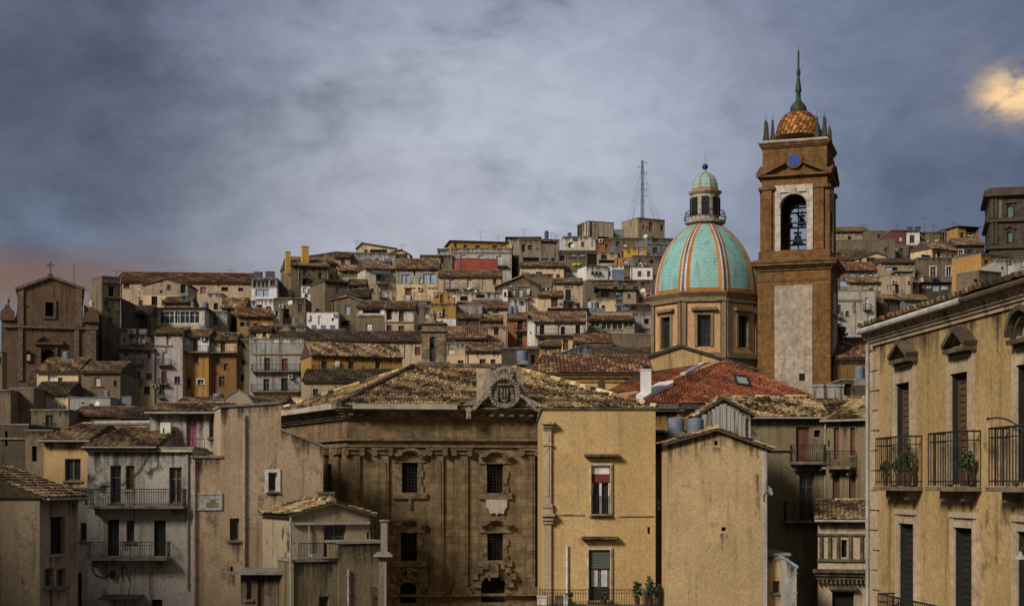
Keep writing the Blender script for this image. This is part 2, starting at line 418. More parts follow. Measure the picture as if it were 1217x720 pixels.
# ------------------------------------------------------------------ openings
def window(root, fac, hole, kind, rec, near=False):
    a, b, c, d = hole; W, Hh = c-a, d-b; n0 = -rec; fr = MB(); pn = MB()
    t = min(.075, W*.14); tk = .06
    def bar(u0, z0, u1, z1, k=tk, n=n0): fac.boxu(fr, u0, z0, u1, z1, n, n+k)
    pane = [fac.pt(a, n0+.012, b), fac.pt(c, n0+.012, b), fac.pt(c, n0+.012, d), fac.pt(a, n0+.012, d)]
    if kind in 'wcgvW':
        bar(a, b, a+t, d); bar(c-t, b, c, d); bar(a+t, b, c-t, b+t); bar(a+t, d-t, c-t, d)
        nm = 1 if W < 1.9 else int(W/.9)
        if W > .55:
            for i in range(1, nm+1):
                x = a + W*i/(nm+1); bar(x-t*.5, b+t, x+t*.5, d-t)
        if kind in 'gw' and Hh > 1.5: bar(a+t, b+Hh*.68-t*.4, c-t, b+Hh*.68+t*.4, tk*.8)
        if kind == 'W':
            for q in ((a-.16, b-.05, a-.003, d+.16), (c+.003, b-.05, c+.16, d+.16), (a-.003, d+.003, c+.003, d+.16)): fac.boxu(fr, *q, .003, .05)
        m = {'w': FRAMES['w'], 'c': FRAMES['white'], 'g': FRAMES['white'], 'v': FRAMES['green'], 'W': FRAMES['white']}[kind]
        f = fr.build('window', m, root, root)
        pn.poly(pane); pn.build('pane', {'c': FRAMES['curtain'], 'v': FRAMES['green']}.get(kind, GLASS), f, root)
        if near or Hh < 1.9:
            s = MB(); fac.boxu(s, a-.1, b-.1, c+.1, b-.003, .003, .10); s.build('sill', SLAB, f, root)
    elif kind == 'k':
        pn.poly(pane); bar(a, b, a+t*.5, d, .03); bar(c-t*.5, b, c, d, .03)
        f = fr.build('window', FRAMES['brown'], root, root); pn.build('pane', VOID, f, root)
    else:
        m = {'d': FRAMES['dkdoor'], 'r': FRAMES['red'], 's': FRAMES['brown'], 'b': FRAMES['white'], 'p': FRAMES['purple'], 'u': FRAMES['blue']}[kind]
        fac.boxu(fr, a+.004, b+.004, c-.004, d-.004, n0, n0+.03)
        bar(a+.004, b+.004, a+t, d-.004, .07); bar(c-t, b+.004, c-.004, d-.004, .07); bar((a+c)/2-t*.4, b+.004, (a+c)/2+t*.4, d-.004, .07)
        if kind in 'rsp' or near:
            stp = .12 if near else .25; z = b+.1
            while z < d-.1: bar(a+t, z, c-t, z+stp*.5, .05); z += stp
        f = fr.build('shutter' if kind in 'sp' else 'door', m, root, root)
    return f
def balcony(root, fac, x0, yr, x1, yf, near=False, proj=.85, u=None, z=None):
    if u: u0, u1 = u; z0, z1 = z
    else: u0, z0, u1, z1 = fac.rect(x0, yr, x1, yf)
    th = .08 if u else .14; m = MB(); fac.boxu(m, u0, z0-th, u1, z0, .003, proj)
    for uu in (u0+.25, u1-.4):
        if u1-u0 > 1: fac.boxu(m, uu, z0-th-(.18 if u else .35), uu+.14, z0-th-.002, .003, proj*.55)
    b = m.build('balcony', SLAB, root, root)
    r = MB(); rt = .014 if near else .022; sp = .12 if near else .24; zt = z1
    e = proj-.05
    def rail(z, k=1.3): 
        P = [fac.pt(u0+.04, .01, z), fac.pt(u0+.04, e, z), fac.pt(u1-.04, e, z), fac.pt(u1-.04, .01, z)]
        for p, q in zip(P, P[1:]): r.cyl(p, q, rt*k, rt*k, 5)
    rail(zt); rail(z0+.1, 1.0)
    if near: rail(zt-.16, .8)
    nb = max(2, int((u1-u0)/sp))
    for i in range(nb+1):
        x = u0+.04+(u1-u0-.08)*i/nb; r.cyl(fac.pt(x, e, z0+.02), fac.pt(x, e, zt), rt*.8, rt*.8, 4, False)
    for x in (u0+.04, u1-.04):
        for i in range(int(e/sp)): r.cyl(fac.pt(x, .01+i*sp, z0+.02), fac.pt(x, .01+i*sp, zt), rt*.8, rt*.8, 4, False)
    r.build('railing', IRON, b, root)
    return b

def grime(root, fac, segs, off=.005):
    """run-off stains: segs = [(u0, ztop0, u1, ztop1, height, strength)]"""
    m = MB()
    for (a, za, b, zb, h, s) in segs:
        n = max(1, int((b-a)/.8))
        for i in range(n):
            f0, f1 = i/n, (i+1)/n; u0, u1 = a+(b-a)*f0, a+(b-a)*f1; z0, z1 = za+(zb-za)*f0, za+(zb-za)*f1
            for j in range(3):
                g0, g1 = j/3, (j+1)/3; k = len(m.v)
                m.v += [tuple(fac.pt(u0, off, z0-h*g0)), tuple(fac.pt(u1, off, z1-h*g0)), tuple(fac.pt(u1, off, z1-h*g1)), tuple(fac.pt(u0, off, z0-h*g1))]
                m.f.append((k, k+1, k+2, k+3)); m.c.append(((1-g0)*s, (1-g1)*s))
    wall = [c for c in root.children if c.name.split('.')[0] == 'wall' and len(c.data.materials) == 1][0]; me = wall.data; r = root.location; nv = len(me.vertices)
    vs = [tuple(v.co) for v in me.vertices] + [(x-r.x, y-r.y, z-r.z) for x, y, z in m.v]; fs = [tuple(p.vertices) for p in me.polygons]; n0 = len(fs)
    fs += [tuple(nv+k for k in f) for f in m.f]; o = bpy.data.meshes.new('wall'); o.from_pydata(vs, [], fs); at = o.color_attributes.new('tint', 'FLOAT_COLOR', 'CORNER')
    buf = [0.0, 0.0, 0.0, 1.0] * sum(len(f) for f in fs[:n0])
    for (c0, c1) in m.c:
        for c in (c0, c0, c1, c1): buf += [c, c, c, 1.0]
    at.data.foreach_set('color', buf); o.materials.append(me.materials[0]); o.materials.append(STAIN)
    o.polygons.foreach_set('material_index', [0]*n0 + [1]*(len(fs)-n0)); o.update(); wall.data = o; bpy.data.meshes.remove(me)
# ------------------------------------------------------------------ the house maker
def parse(op):
    for tok in op.split():
        yield tok[0], [float(x) for x in tok[1:].split(',')]
def H(lab, x0, x1, top, Y, col, roof='f', op='', r=0.0, dep=8.0, bands=None, near=False, cat='house', name='house', mat=None,
      fac=None, dirt=1.0, zb=None, left=True, right=True, rec=None, ov=.42, copm=None, into=None):
    fac = fac or Fac(x0, Y-r/2, x1, Y+r/2)
    tops = top if isinstance(top, list) else [(x0, top), (x1, top)]
    tp = [fac.px(*p) for p in tops]; L = fac.L
    tp[0] = (0.0, tp[0][1]); tp[-1] = (L, tp[-1][1])
    if not isinstance(top, list): z_ = (tp[0][1]+tp[1][1])/2; tp = [(0, z_), (L, z_)]
    if zb is None: zb = min(ground(*fac.A), ground(*fac.B)) - 1.0
    zmax = max(p[1] for p in tp)
    zb = min(zb, zmax-3)
    root = into or thing(name, lab, cat, fac.pt(L/2, 0, zb+1))
    rec = rec or (.22 if near else .26)
    holes = []; wins = []; extra = []; balc = []
    for k, a in parse(op):
        if k in 'wcgvWkdrsbpu':
            h = fac.rect(*a); h = (max(h[0], .05), max(h[1], zb+.05), min(h[2], L-.05), min(h[3], zmax-.05)); holes.append(h); wins.append((k, h))
        else: extra.append((k, a))
    if not near and Y > 195 and name == 'house' and into is None and not any(q in lab for q in ('blind', 'blank', 'wall house', 'skyline wall', 'plain', 'room', 'shed', 'terrace wall', 'hut')):
        busy = list(holes) + [fac.rect(*a) for k, a in extra if len(a) == 4]
        for _ in range(int(L*4)):
            if len(holes) > 14: break
            ww, wh = random.uniform(.55, .95), random.uniform(.7, 1.5); u = random.uniform(.35, max(.4, L-.35-ww)); zt = zmax-random.choice((.9, 1.0, 3.4, 3.6, 6.2))-random.uniform(0, .25)
            hq = (u, zt-wh, u+ww, zt)
            if u+ww > L-.3 or any(u-.45 < b[2] and u+ww+.45 > b[0] and zt-wh-.4 < b[3] and zt+.4 > b[1] for b in busy): continue
            if random.random() < .6:
                kd = random.choice('wwwwkkccrsW')
                if wh > 1.2 and kd in 'wcr' and random.random() < .5:
                    hq = (u, zt-2.1, u+ww, zt)
                    if zt-2.1 < zb+.5: continue
                    balc.append((max(.1, u-.45), min(L-.1, u+ww+.45), zt-2.12))
                busy.append(hq); holes.append(hq); wins.append((kd, hq))
    lines = [(a[0], a[1], b[0], b[1]) for a, b in zip(tp, tp[1:])] if len(tp) > 2 or abs(tp[0][1]-tp[-1][1]) > .01 else []
    zsp = [zmax]; cols = [col]
    for (yb, c) in (bands or []):
        zsp.append(fac.px((x0+x1)/2, yb)[1]); cols.append(c)
    zsp.append(zb)
    for i in range(len(cols)):
        m = MB(); wallgrid(m, fac, 0, zsp[i+1], L, zsp[i], holes, rec, lines)
        if i == len(cols)-1 or True:
            zl, zr = min(tp[0][1], zsp[i]), min(tp[-1][1], zsp[i])
            q = lambda u, n, z: fac.pt(u, n, z)
            if left and zl > zsp[i+1]: m.poly([q(0,0,zsp[i+1]), q(0,-dep,zsp[i+1]), q(0,-dep,zl), q(0,0,zl)])
            if right and zr > zsp[i+1]: m.poly([q(L,0,zsp[i+1]), q(L,-dep,zsp[i+1]), q(L,-dep,zr), q(L,0,zr)])
            pz = [(u, min(z, zsp[i])) for u, z in tp]
            m.poly([q(0,-dep,zsp[i+1])] + [q(u,-dep,max(z, zsp[i+1])) for u, z in pz] + [q(L,-dep,zsp[i+1])])
        mm = mat if (mat and i == 0) else stucco(cols[i], dirt if near else round(min(3, dirt*1.35), 2))
        if roof[0] in 't' and i == 0 :
            rs = roof[1:]; pal = 'o'
            if rs[0].isalpha(): pal, rs = rs[0], rs[1:]
            ar = [float(v) for v in rs.split(',')]; run = dep/2
            ze = tp[0][1]; zr_ = ZP(ar[0], Y+run); zr_ = max(zr_, ze+run*.16); zr_ = min(zr_, ze+run*.75)
            if len(ar) < 3:
                for u in (0, L): m.poly([q(u,0,ze), q(u,-run,zr_), q(u,-dep,ze)])
        m.build('wall', mm, root, root)
    pitch, ln = (.20, .36) if near else (.34, .55)
    if roof[0] == 't':
        rm = MB(); ur0, ur1 = 0-.12, L+.12
        if len(ar) >= 3: ur0 = max(-.1, fac.px(ar[1], ar[0])[0]*Y/(Y)); ur1 = min(L+.1, fac.px(ar[2], ar[0])[0])
        if ur1 < ur0 + .3: ur0, ur1 = L/2-.2, L/2+.2
        sl = (zr_-ze)/run; zo = ze - sl*ov + .10
        E0, E1 = fac.pt(-.15, ov, zo), fac.pt(L+.15, ov, zo); R0, R1 = fac.pt(ur0, -run, zr_+.10), fac.pt(ur1, -run, zr_+.10)
        B0, B1 = fac.pt(-.15, -dep-ov, zo), fac.pt(L+.15, -dep-ov, zo)
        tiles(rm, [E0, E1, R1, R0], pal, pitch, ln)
        rm.poly([B1, B0, R0, R1], (.10, .07, .045))
        if ur0 > .3: tiles(rm, [B0, E0, R0], pal, pitch, ln); ridge(rm, E0, R0, pal)
        else: rm.poly([B0, E0, R0], (.08, .06, .04))
        if ur1 < L-.3: tiles(rm, [E1, B1, R1], pal, pitch, ln); ridge(rm, E1, R1, pal)
        else: rm.poly([E1, B1, R1], (.08, .06, .04))
        dn = UP*.13
        for a, b in ((E0, E1), (E0, R0), (E1, R1)): rm.poly([a, b, b-dn, a-dn], (.07, .055, .04))
        rm.poly([E0-dn, E1-dn, R1-dn, R0-dn], (.06, .045, .03))
        ridge(rm, R0, R1, pal)
        rm.build('roof', TILE, root, root)
        if near:
            g = MB(); g.cyl(fac.pt(-.15, ov+.07, zo-.04), fac.pt(L+.15, ov+.07, zo-.04), .06, .06, 6); g.build('gutter', PIPE, root, root)
    elif roof[0] == 'g':
        rm = MB(); pal = roof[1] if len(roof) > 1 else 'o'
        for (a, za), (b, zb_) in zip(tp, tp[1:]):
            lift = .10
            e = .25
            if a == 0: d = (zb_-za)/max(b-a, .01); a2, za2 = a-e, za-d*e
            else: a2, za2 = a, za
            if b == L: d = (zb_-za)/max(b-a, .01); b2, zb2 = b+e, zb_+d*e
            else: b2, zb2 = b, zb_
            p = [fac.pt(a2, ov*.6, za2+lift), fac.pt(a2, -dep, za2+lift), fac.pt(b2, -dep, zb2+lift), fac.pt(b2, ov*.6, zb2+lift)]
            if zb2 > za2: pp = [p[1], p[0], p[3], p[2]]
            else: pp = [p[3], p[2], p[1], p[0]]
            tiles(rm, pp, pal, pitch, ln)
            rm.poly([p[0], p[3], p[3]-UP*.12, p[0]-UP*.12], (.09, .07, .05)); rm.poly([x-UP*.12 for x in p], (.05, .04, .03))
        for (u, z) in tp[1:-1]: ridge(rm, fac.pt(u, ov*.6, z+.16), fac.pt(u, -dep, z+.16), pal)
        rm.build('roof', TILE, root, root)
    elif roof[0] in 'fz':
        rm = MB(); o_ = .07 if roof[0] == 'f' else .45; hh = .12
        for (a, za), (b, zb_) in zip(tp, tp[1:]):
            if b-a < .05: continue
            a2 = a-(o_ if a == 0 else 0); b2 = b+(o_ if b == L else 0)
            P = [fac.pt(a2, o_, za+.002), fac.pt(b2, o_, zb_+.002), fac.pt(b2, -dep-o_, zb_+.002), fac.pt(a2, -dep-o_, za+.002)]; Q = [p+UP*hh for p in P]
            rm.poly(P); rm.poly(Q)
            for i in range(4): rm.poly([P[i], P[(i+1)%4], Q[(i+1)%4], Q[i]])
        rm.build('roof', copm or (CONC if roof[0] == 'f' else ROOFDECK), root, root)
    for k, h in wins: window(root, fac, h, k, rec, near)
    if 'stone' not in lab and name != 'church':
        sg = [(a, za-.02, b, zb_-.02, random.uniform(1.0, 1.8), .9 if near else 1.0) for (a, za), (b, zb_) in zip(tp, tp[1:]) if b-a > .1] if (near or random.random() < .75) else []
        sg += [(h[0]-.1, h[1]-.1, h[2]+.1, h[1]-.1, random.uniform(.7, 1.4), .75) for k, h in wins if near and h[1] > zb+2]
        if near: sg += [(L-.7, zmax-2.0, L-.02, zmax-2.0, 5, .6)] if tp[-1][1] > zmax-1 else []
        if sg: grime(root, fac, sg)
    for a, b, zz_ in balc: balcony(root, fac, 0, 0, 0, 0, False, .7, (a, b), (zz_, zz_+.95))
    if not near and Y > 195 and name == 'house' and random.random() < .45 and L > 3:
        u = random.choice((.25, L-.25)); m = MB(); zt = min(tp[0][1], tp[-1][1])-.05; m.cyl(fac.pt(u, .09, zt-9), fac.pt(u, .09, zt), .05, .05, 6); m.build('drainpipe', PIPE if random.random() < .6 else IRON, root, root)
    for k, a in extra:
        if k == 'B': balcony(root, fac, *a, near=near)
        elif k == 'A':
            u0, z0, u1, z1 = fac.rect(*a); m = MB(); fac.boxu(m, u0, z0, u1, z1, .05, .38); o = m.build('air_conditioner', PVC, root, root)
            m = MB(); r_ = min(u1-u0, z1-z0)*.38; c = fac.pt((u0+u1)/2, .381, (z0+z1)/2); m.cyl(c, c+fac.N()*.015, r_, r_, 12); m.build('fan_grille', FRAMES['dkdoor'], o, root)
        elif k == 'L':
            m = MB(); fac.boxp(m, *a, .003, .16); m.build('string_course', STONETRIM, root, root)
        elif k == 'Y':
            u0, z0, u1, z1 = fac.rect(*a); m = MB(); P = [fac.pt(u0, .003, z1), fac.pt(u1, .003, z1), fac.pt(u1, 1.1, z0), fac.pt(u0, 1.1, z0)]
            m.poly(P); m.poly([p+UP*.05 for p in P]); m.poly([P[3], P[2], P[2]-UP*.12, P[3]-UP*.12]); m.build('awning', plain('slate awning', (.07, .085, .10)), root, root)
        elif k == 'I':
            u0, z0, u1, z1 = fac.rect(*a); m = MB(); x = (u0+u1)/2
            m.cyl(fac.pt(x, .09, z0), fac.pt(x, .09, z1), .05, .05, 7); 
            for z in (z0+.3, (z0+z1)/2, z1-.3): fac.boxu(m, x-.07, z, x+.07, z+.04, .003, .15)
            m.build('drainpipe', PIPE, root, root)
        elif k == 'N':
            u0, z0, u1, z1 = fac.rect(*a); n = max(2, int((u1-u0)/.6)); m = MB()
            for i in range(n):
                x = u0+(u1-u0)*i/n; fac.boxu(m, x, z0+random.uniform(0, .2), x+(u1-u0)/n*.8, z1, .30, .33)
            m.build('laundry', plain('lime towel', (.38, .62, .06)) if 'lime' in lab else plain('dark laundry', (.03, .03, .04)), root, root)
        elif k == 'U':
            u0, z0, u1, z1 = fac.rect(*a); m = MB(); fac.boxu(m, u0, z0, u1, z1, .02, .32); m.cyl(fac.pt((u0+u1)/2, .17, z0-.3), fac.pt((u0+u1)/2, .17, z0), .03, .03, 6)
            m.build('boiler', PVC, root, root)
        elif k == 'H':
            u0, z0, u1, z1 = fac.rect(*a); m = MB(); zz = max(tp[0][1], tp[-1][1]); m.box(fac.pt(u0, -.6, zz-1.5), fac.U()*(u1-u0), fac.N()*-(u1-u0), UP*(z1-zz+1.5))
            m.box(fac.pt(u0-.06, -.54, z1), fac.U()*(u1-u0+.12), fac.N()*-(u1-u0+.12), UP*.1)
            m.build('chimney', stucco('yellow' if 'yellow chimney' in lab else 'brown'), root, root)
    return root, fac

# ------------------------------------------------------------------ small things on roofs
TANKG = 'water tanks on the roofs'
def tank(kind, x0, y0, x1, y1, Y, label, mat=None):
    p = PX((x0+x1)/2, y1, Y); wd = (x1-x0)/F*Y; ht = (y1-y0)/F*Y
    root = thing('water_tank', label, 'water tank', p, TANKG); m = MB(); mm = mat or TANKM
    st = MB()
    if kind == 'v':
        r = wd/2; hb = ht*.88; prof = [(r*.96, 0)]
        for i in range(5): z = hb*(i+.5)/5; prof += [(r, z-hb*.05), (r*.97, z), (r, z+hb*.05)]
        prof += [(r*.98, hb), (r*.8, hb+ht*.06), (r*.3, ht*.97), (r*.28, ht), (.01, ht)]
        m.lathe(p, prof, 20); m.build('tank_body', mm, root, root, True)
        st.box(p+V((-r, -r, -.5)), V((2*r, 0, 0)), V((0, 2*r, 0)), UP*.497)
    elif kind == 'h':
        r = ht/2; a = p+V((-wd/2, 0, r)); b = p+V((wd/2, 0, r)); e = V((r*.3, 0, 0))
        m.cyl(a+e, b-e, r, r, 16, False); m.cyl(a, a+e, r*.55, r, 16); m.cyl(b-e, b, r, r*.55, 16)
        for f in (.3, .5, .7): q = a+(b-a)*f; m.cyl(q-V((.04, 0, 0)), q+V((.04, 0, 0)), r*1.05, r*1.05, 16)
        m.cyl(p+V((0, 0, 2*r-.05)), p+V((0, 0, 2*r+.12)), r*.35, r*.35, 10)
        m.build('tank_body', mm, root, root, True)
        for s_ in (-.3, .3): st.box(p+V((wd*s_-.08, -r, -.5)), V((.16, 0, 0)), V((0, 2*r, 0)), UP*(.5+r*.25))
    else:
        m.box(p+V((-wd/2, -wd*.4, 0)), V((wd, 0, 0)), V((0, wd*.8, 0)), UP*ht*.9); m.box(p+V((-wd/2-.04, -wd*.4-.04, ht*.9)), V((wd+.08, 0, 0)), V((0, wd*.8+.08, 0)), UP*ht*.1)
        for f in (.33, .66): m.box(p+V((-wd/2-.025, -wd*.4-.025, ht*f)), V((wd+.05, 0, 0)), V((0, wd*.8+.05, 0)), UP*.06)
        m.build('tank_body', mm, root, root)
        st.box(p+V((-wd*.45, -wd*.35, -.5)), V((wd*.9, 0, 0)), V((0, wd*.7, 0)), UP*.497)
    st.build('stand', CONC, root, root)
def dish(px, py, rpx, Y, label, az=-.3):
    p = PX(px, py, Y); r = rpx/F*Y; root = thing('satellite_dish', label, 'satellite dish', p-V((0, 0, r*1.6)), 'satellite dishes on the houses')
    d = V((math.sin(az), -math.cos(az), .45)).normalized(); a = d.cross(UP).normalized(); b = a.cross(d); m = MB(); n = 18; rings = []
    for k in range(5):
        rr = r*k/4; rings.append([p + (a*math.cos(2*math.pi*i/n)+b*math.sin(2*math.pi*i/n))*rr + d*(.22*rr*rr/r) for i in range(n)])
    for k in range(4):
        for i in range(n): m.poly([rings[k][i], rings[k][(i+1)%n], rings[k+1][(i+1)%n], rings[k+1][i]])
    m.build('reflector', PVC, root, root, True)
    m = MB(); m.cyl(p-d*.05, p-d*.25-UP*.1, .03); m.cyl(p-d*.25-UP*.1, p-d*.25-UP*(r*1.6), .035); m.path([p-b*r, p+d*r*.9], .015, 5); m.cyl(p+d*r*.85, p+d*r*1.0, .05); m.build('mount', IRON, root, root)
def antenna(px, y0, y1, Y, label, arms=5):
    p = PX(px, y1, Y); q = PX(px, y0, Y); m = MB(); m.cyl(p-UP*1.0, q, .035, .03, 6)
    L = (q-p).length; ax = V((1, random.uniform(-.4, .4), 0)).normalized()
    if arms:
        c = q-UP*.15; m.cyl(c-ax*.9, c+ax*.9, .022, .022, 5)
        pe = V((-ax.y, ax.x, .0))
        for i in range(arms): e = c+ax*(-.85+1.7*i/(arms-1)); m.cyl(e-pe*.35-UP*.12, e+pe*.35+UP*.12, .016, .016, 4)
        c = q-UP*L*.4; m.cyl(c-ax*.5, c+ax*.45, .02, .02, 5)
    o = m.build('tv_antenna', IRON); tag(o, label, 'antenna', 'aerials on the roofs')
def foliage(mb, c, rx, rz, n, s=.09):
    for _ in range(n):
        while True:
            d = V((random.uniform(-1, 1), random.uniform(-1, 1), random.uniform(-1, 1)))
            if .25 < d.length < 1: break
        p = V(c) + V((d.x*rx, d.y*rx, d.z*rz)); a = V((random.gauss(0, 1), random.gauss(0, 1), random.gauss(0, 1))).normalized(); b = a.cross(V((random.gauss(0,1), random.gauss(0,1), .3))).normalized()
        k = s*random.uniform(.6, 1.4); mb.poly([p-a*k, p+b*k*.5, p+a*k, p-b*k*.5])
def plant(p, r, h, label, n=90, s=.07):
    p = V(p); root = thing('potted_plant', label, 'potted plant', p, 'plants on the balconies'); m = MB()
    pr = min(.16, r*.6); m.lathe(p, [(pr*.7, 0), (pr, .22), (pr*1.1, .22), (pr*1.1, .27), (pr*.8, .27)], 12); m.build('pot', POT, root, root)
    m = MB(); foliage(m, p+V((0, 0, .27+h*.55)), r, h*.6, n, s)
    for i in range(4): m.cyl(p+UP*.25, p+V((random.uniform(-r, r)*.6, random.uniform(-r, r)*.6, .27+h*.7)), .012, .006, 4)
    m.build('foliage', LEAF, root, root)

# ================================================================== THE HILL TOWN
# ---- skyline and upper rows (left)
H('long old convent building with stained tan wall under a long red tiled roof', 138, 300, 335, 278, 'sand', 'tm325', 'w147,337,154,342 p238,341,245,349 k263,341,271,346 k283,342,289,346 p220,340,222,348', r=2, dep=14)
H('stone belfry wall with one open arch beside the dark church', 121, 145, 329.5, 232, 'brown', 'f', 'k129,340.5,135.5,352 L121,335,145,336.5 L121,353,145,354', r=2, dep=4)
H('low grey wall block linking the dark church and the stone belfry', 100, 122, 345, 236, 'grey', 'f', '', dep=6)
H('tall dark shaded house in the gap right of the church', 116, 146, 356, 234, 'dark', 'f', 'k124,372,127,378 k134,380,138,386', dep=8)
H('rubble gabled house with dark weathered gable under the long red roof', 170, 223, [(170,339),(197,331.5),(223,339)], 264, 'tan', 'gd', 'k180,352,187,363 k190,345,193,348', bands=[(351,'cream')])
H('small house with tile strip roof and a water tank above the glazed verandah', 195, 227, 359, 254, 'brown', 'tb353.5', '', dep=6)
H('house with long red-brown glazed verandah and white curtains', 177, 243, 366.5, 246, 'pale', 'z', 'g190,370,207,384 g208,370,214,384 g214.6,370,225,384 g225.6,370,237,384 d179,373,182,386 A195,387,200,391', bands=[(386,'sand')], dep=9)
H('small grey house with one window right of the glazed verandah', 245, 270, 370.5, 250, 'grey', 'f', 'w253,377,259,386', dep=7)
H('narrow pale house with a single dark doorway under the pink shutter', 247, 264, 349, 260, 'sand', 'f', 'k254,360,259,368 c248,344,262,347', dep=6)
H('small tile-roofed house behind the grey house near the pink shutter', 263, 292, 365, 256, 'brown', 'tn355', 'k270,367,274,371', dep=6)
H('dark brown house with a big blocked tan doorway', 144, 179, 373, 242, 'brown', 'td364', 's164,374.5,175,390 k146,366,150,369', dep=7)
H('pinkish grey tall house with small turret and a glass lean-to on top', 142, 183.5, 416, 224, 'pinkgrey', 'tb408.5', 'k148,419,151,423 c161,419,167,433 w176,420,180,425 k149,440,151,444 r160,441,167,455 w147,462,151,467 w159,459,165,470 w171,459,178,468 w162,482,168,487 B155,427,171,433.5 B155,450,170,455.5 B158,467,166,474', bands=[(456,'cream')], dirt=.7)
H('small stair turret on the pinkish grey house', 142.2, 153, 391.5, 226.5, 'pinkgrey', 'f', 'k147,401,149,406', dep=3, dirt=.7)
H('glass lean-to room standing on the pinkish grey house', 153.5, 172, 398, 227, 'white', 'z', 'u154.5,400,159,410 g160,400,165,410 u166,401,171,410', dep=3)
H('pinkish grey tall house with three balcony doors in a column', 183.7, 217, 396, 224.3, 'pinkgrey', 'tb390.5', 'c198,399,203,410 c193,418,199,433 r192,441,198,455.5 w189,459,195,468 k190,481,196,487 L184,410,205,411.5 B188,427,204,433.5 B189,450,200,456 B188,466,196,472 A181,457,186,461.5', dirt=.7)
H('ochre house with white top storey and red-brown balcony door', 217.2, 248, 400, 226, 'white', 'tb392.5', 'r229,403,235,417 w230,421,236,432 s222,449.5,227,462 k227,469,231,475 A239,400.5,244,405 B217.5,411,248,418.5', bands=[(418.5,'ochre')])
H('orange house with cream top storey beside the white-topped house', 248.2, 281, 404, 227, 'cream', 'tn396.5', 'w262,406,267.5,418 w255,424,261,432 w260,447,267,459 B249,412,280,418.8', bands=[(418.8,'orange')])
H('narrow dark brown house with three small openings left of the grey block', 281.3, 296, 404, 228, 'brown', 'f', 'k287,408,291,412.5 k287,427,291,433.5 k286,445,290,452.5')
H('grey three-storey house with peeling white parapet and two long balconies', 296.3, 361, 403, 224, 'white', 'f', 'w314,425,321,440.5 r335,426,342,440.5 w313,450,320,464.5 d334,449,342,464.5 A343,445,348,449.5 L300,420,356,421.5 B300,433,357,441 B299,457,357,465', bands=[(406.5,'grey'),(467,'cream')], dirt=1.3)
H('long ochre house with white shuttered windows and tiled roof', 370, 478, 423, 217, 'ochre', 'tn409.5', 'w382,429,389,443 w414,429,420.5,443 w446,429,452,438 w381,457,389,466 k403,458,408,466 U398.5,429,403,436 L379,453,391,455 B371,435,432,443.5', bands=[(443.5,'tan')], r=4.5, dep=7)
H('long low tan house under a tiled roof strip behind the ochre house', 320, 506, 404.5, 234, 'sand', 'td394.5', 'k367,407,373,409.5 k397,407,402,409.5 r493,412,500,422 I479,408,481,425', dep=7)
H('low tan house with two dark red windows on the left of the roof strip', 322, 363, 387, 242, 'tan', 'f', 'r328,389,334,394 r346,389,352,394 L324,395,362,396', dep=7)
H('low terrace wall carrying three box tanks in front of the white house', 364, 410, 391.5, 248, 'tan', 'f', '', dep=5)
H('white flat-roofed house with pale closed door above three box tanks', 364.5, 402, 371.5, 252, 'white', 'f', 'b378,375,381.5,386 p394,378,397,381.5 U365,374,368.5,380.5 A396,372.5,400,376 ', dirt=.5)
H('dark brown flat house with white dish and a black window', 326, 363, 354.5, 258, 'brown', 'f', 'k338,367,344,378 A332,362,337,366.5 L326,383,362,384.5')
H('orange-brown house with red-edged tile roof and white left gable', 282, 325, 376, 252, 'ochre', 'tm367', 'w301,384,306,389.5 A285,372,286,373', r=1.6)
H('pale blue low house with one dark window', 280, 304, 357.5, 262, 'blue', 'f', 'w286,361,292,367', dirt=.6)
H('white low house with broken top edge under the glass tower', 304.3, 325, 356, 260, 'white', 'f', 'k306,362,312,365.5 k316,364,322,367')
H('glass-fronted tower house with two dark tanks on top', 299, 329, 331, 270, 'grey', 'f', 'g300.5,333,319.5,341.5 u303.5,343.5,312,352.5 u312.3,343.5,319.8,352.5 w321,333,327,339', bands=[(342.5,'white')], dep=7, dirt=.6)
H('small dark gabled shed right of the glass tower', 329, 345, [(329,336),(332,335),(345,349)], 272, 'dark', 'f', '', dep=5)
H('big dark brown skyline house with two tall yellow chimneys', 346, 391, 316, 278, 'brown', 'tb307', 'w360,318,364.5,327.5 d359.5,332,364.5,339 w378,324,382.5,332 k371.5,319,374,322 B357,324.5,367,330 B376,332,385,337 I354,316.5,355.5,338 H340.8,299,346.3,307 H360.2,292.5,368,309', r=2.5, dep=9)
H('long brown skyline wall behind the yellow chimneys', 366, 482, [(366,304.5),(399,299.5),(482,302.5)], 302, 'brown', 'f', 'k399,310,404,315', dep=6)
H('cream skyline house with dark brown roof and deep loggia', 424.5, 470, [(424.5,295),(430,289.5),(470,296)], 318, 'cream', 'gd', 'w433,296.5,437,300 k440,296.5,460,301.5', dep=8)
H('small cream house with dark right side on the skyline', 466, 487, [(466,300),(477,297.5),(487,303.5)], 314, 'cream', 'gd', 'k476,301,484,306')
H('small tan house with one dark window under the long skyline wall', 398, 416, 306, 294, 'tan', 'tb303', 'w405.5,309,410,314')
H('grey rendered block behind the two round roof tanks', 416, 470, 301, 298, 'grey', 'f', '', dep=6)
H('narrow yellowish house with tall slit windows', 387, 400, 314, 284, 'cream', 'td311', 'k389,326,390.5,334 k393,325,395,334', r=0.8)
H('white-gabled house with stacked tile roofs in the middle of the slope', 403, 432, 322, 283, 'pale', 'tn315.5', 'k408,322.8,412.5,325.5 k424,322.5,430,325 k415,331,426,334.5 L405,326.5,431,328', r=1.5)
H('house with slate awning and two round tanks on its tile roof', 434, 470, 319.5, 278, 'pale', 'tb311', 'w447,326,453,333 c452,341,459,353.5 B447,334,462,337 B450,348,461,354 Y440,320.5,463,326.5 U459,350,465.5,357', bands=[(337,'sand')], r=1.8)
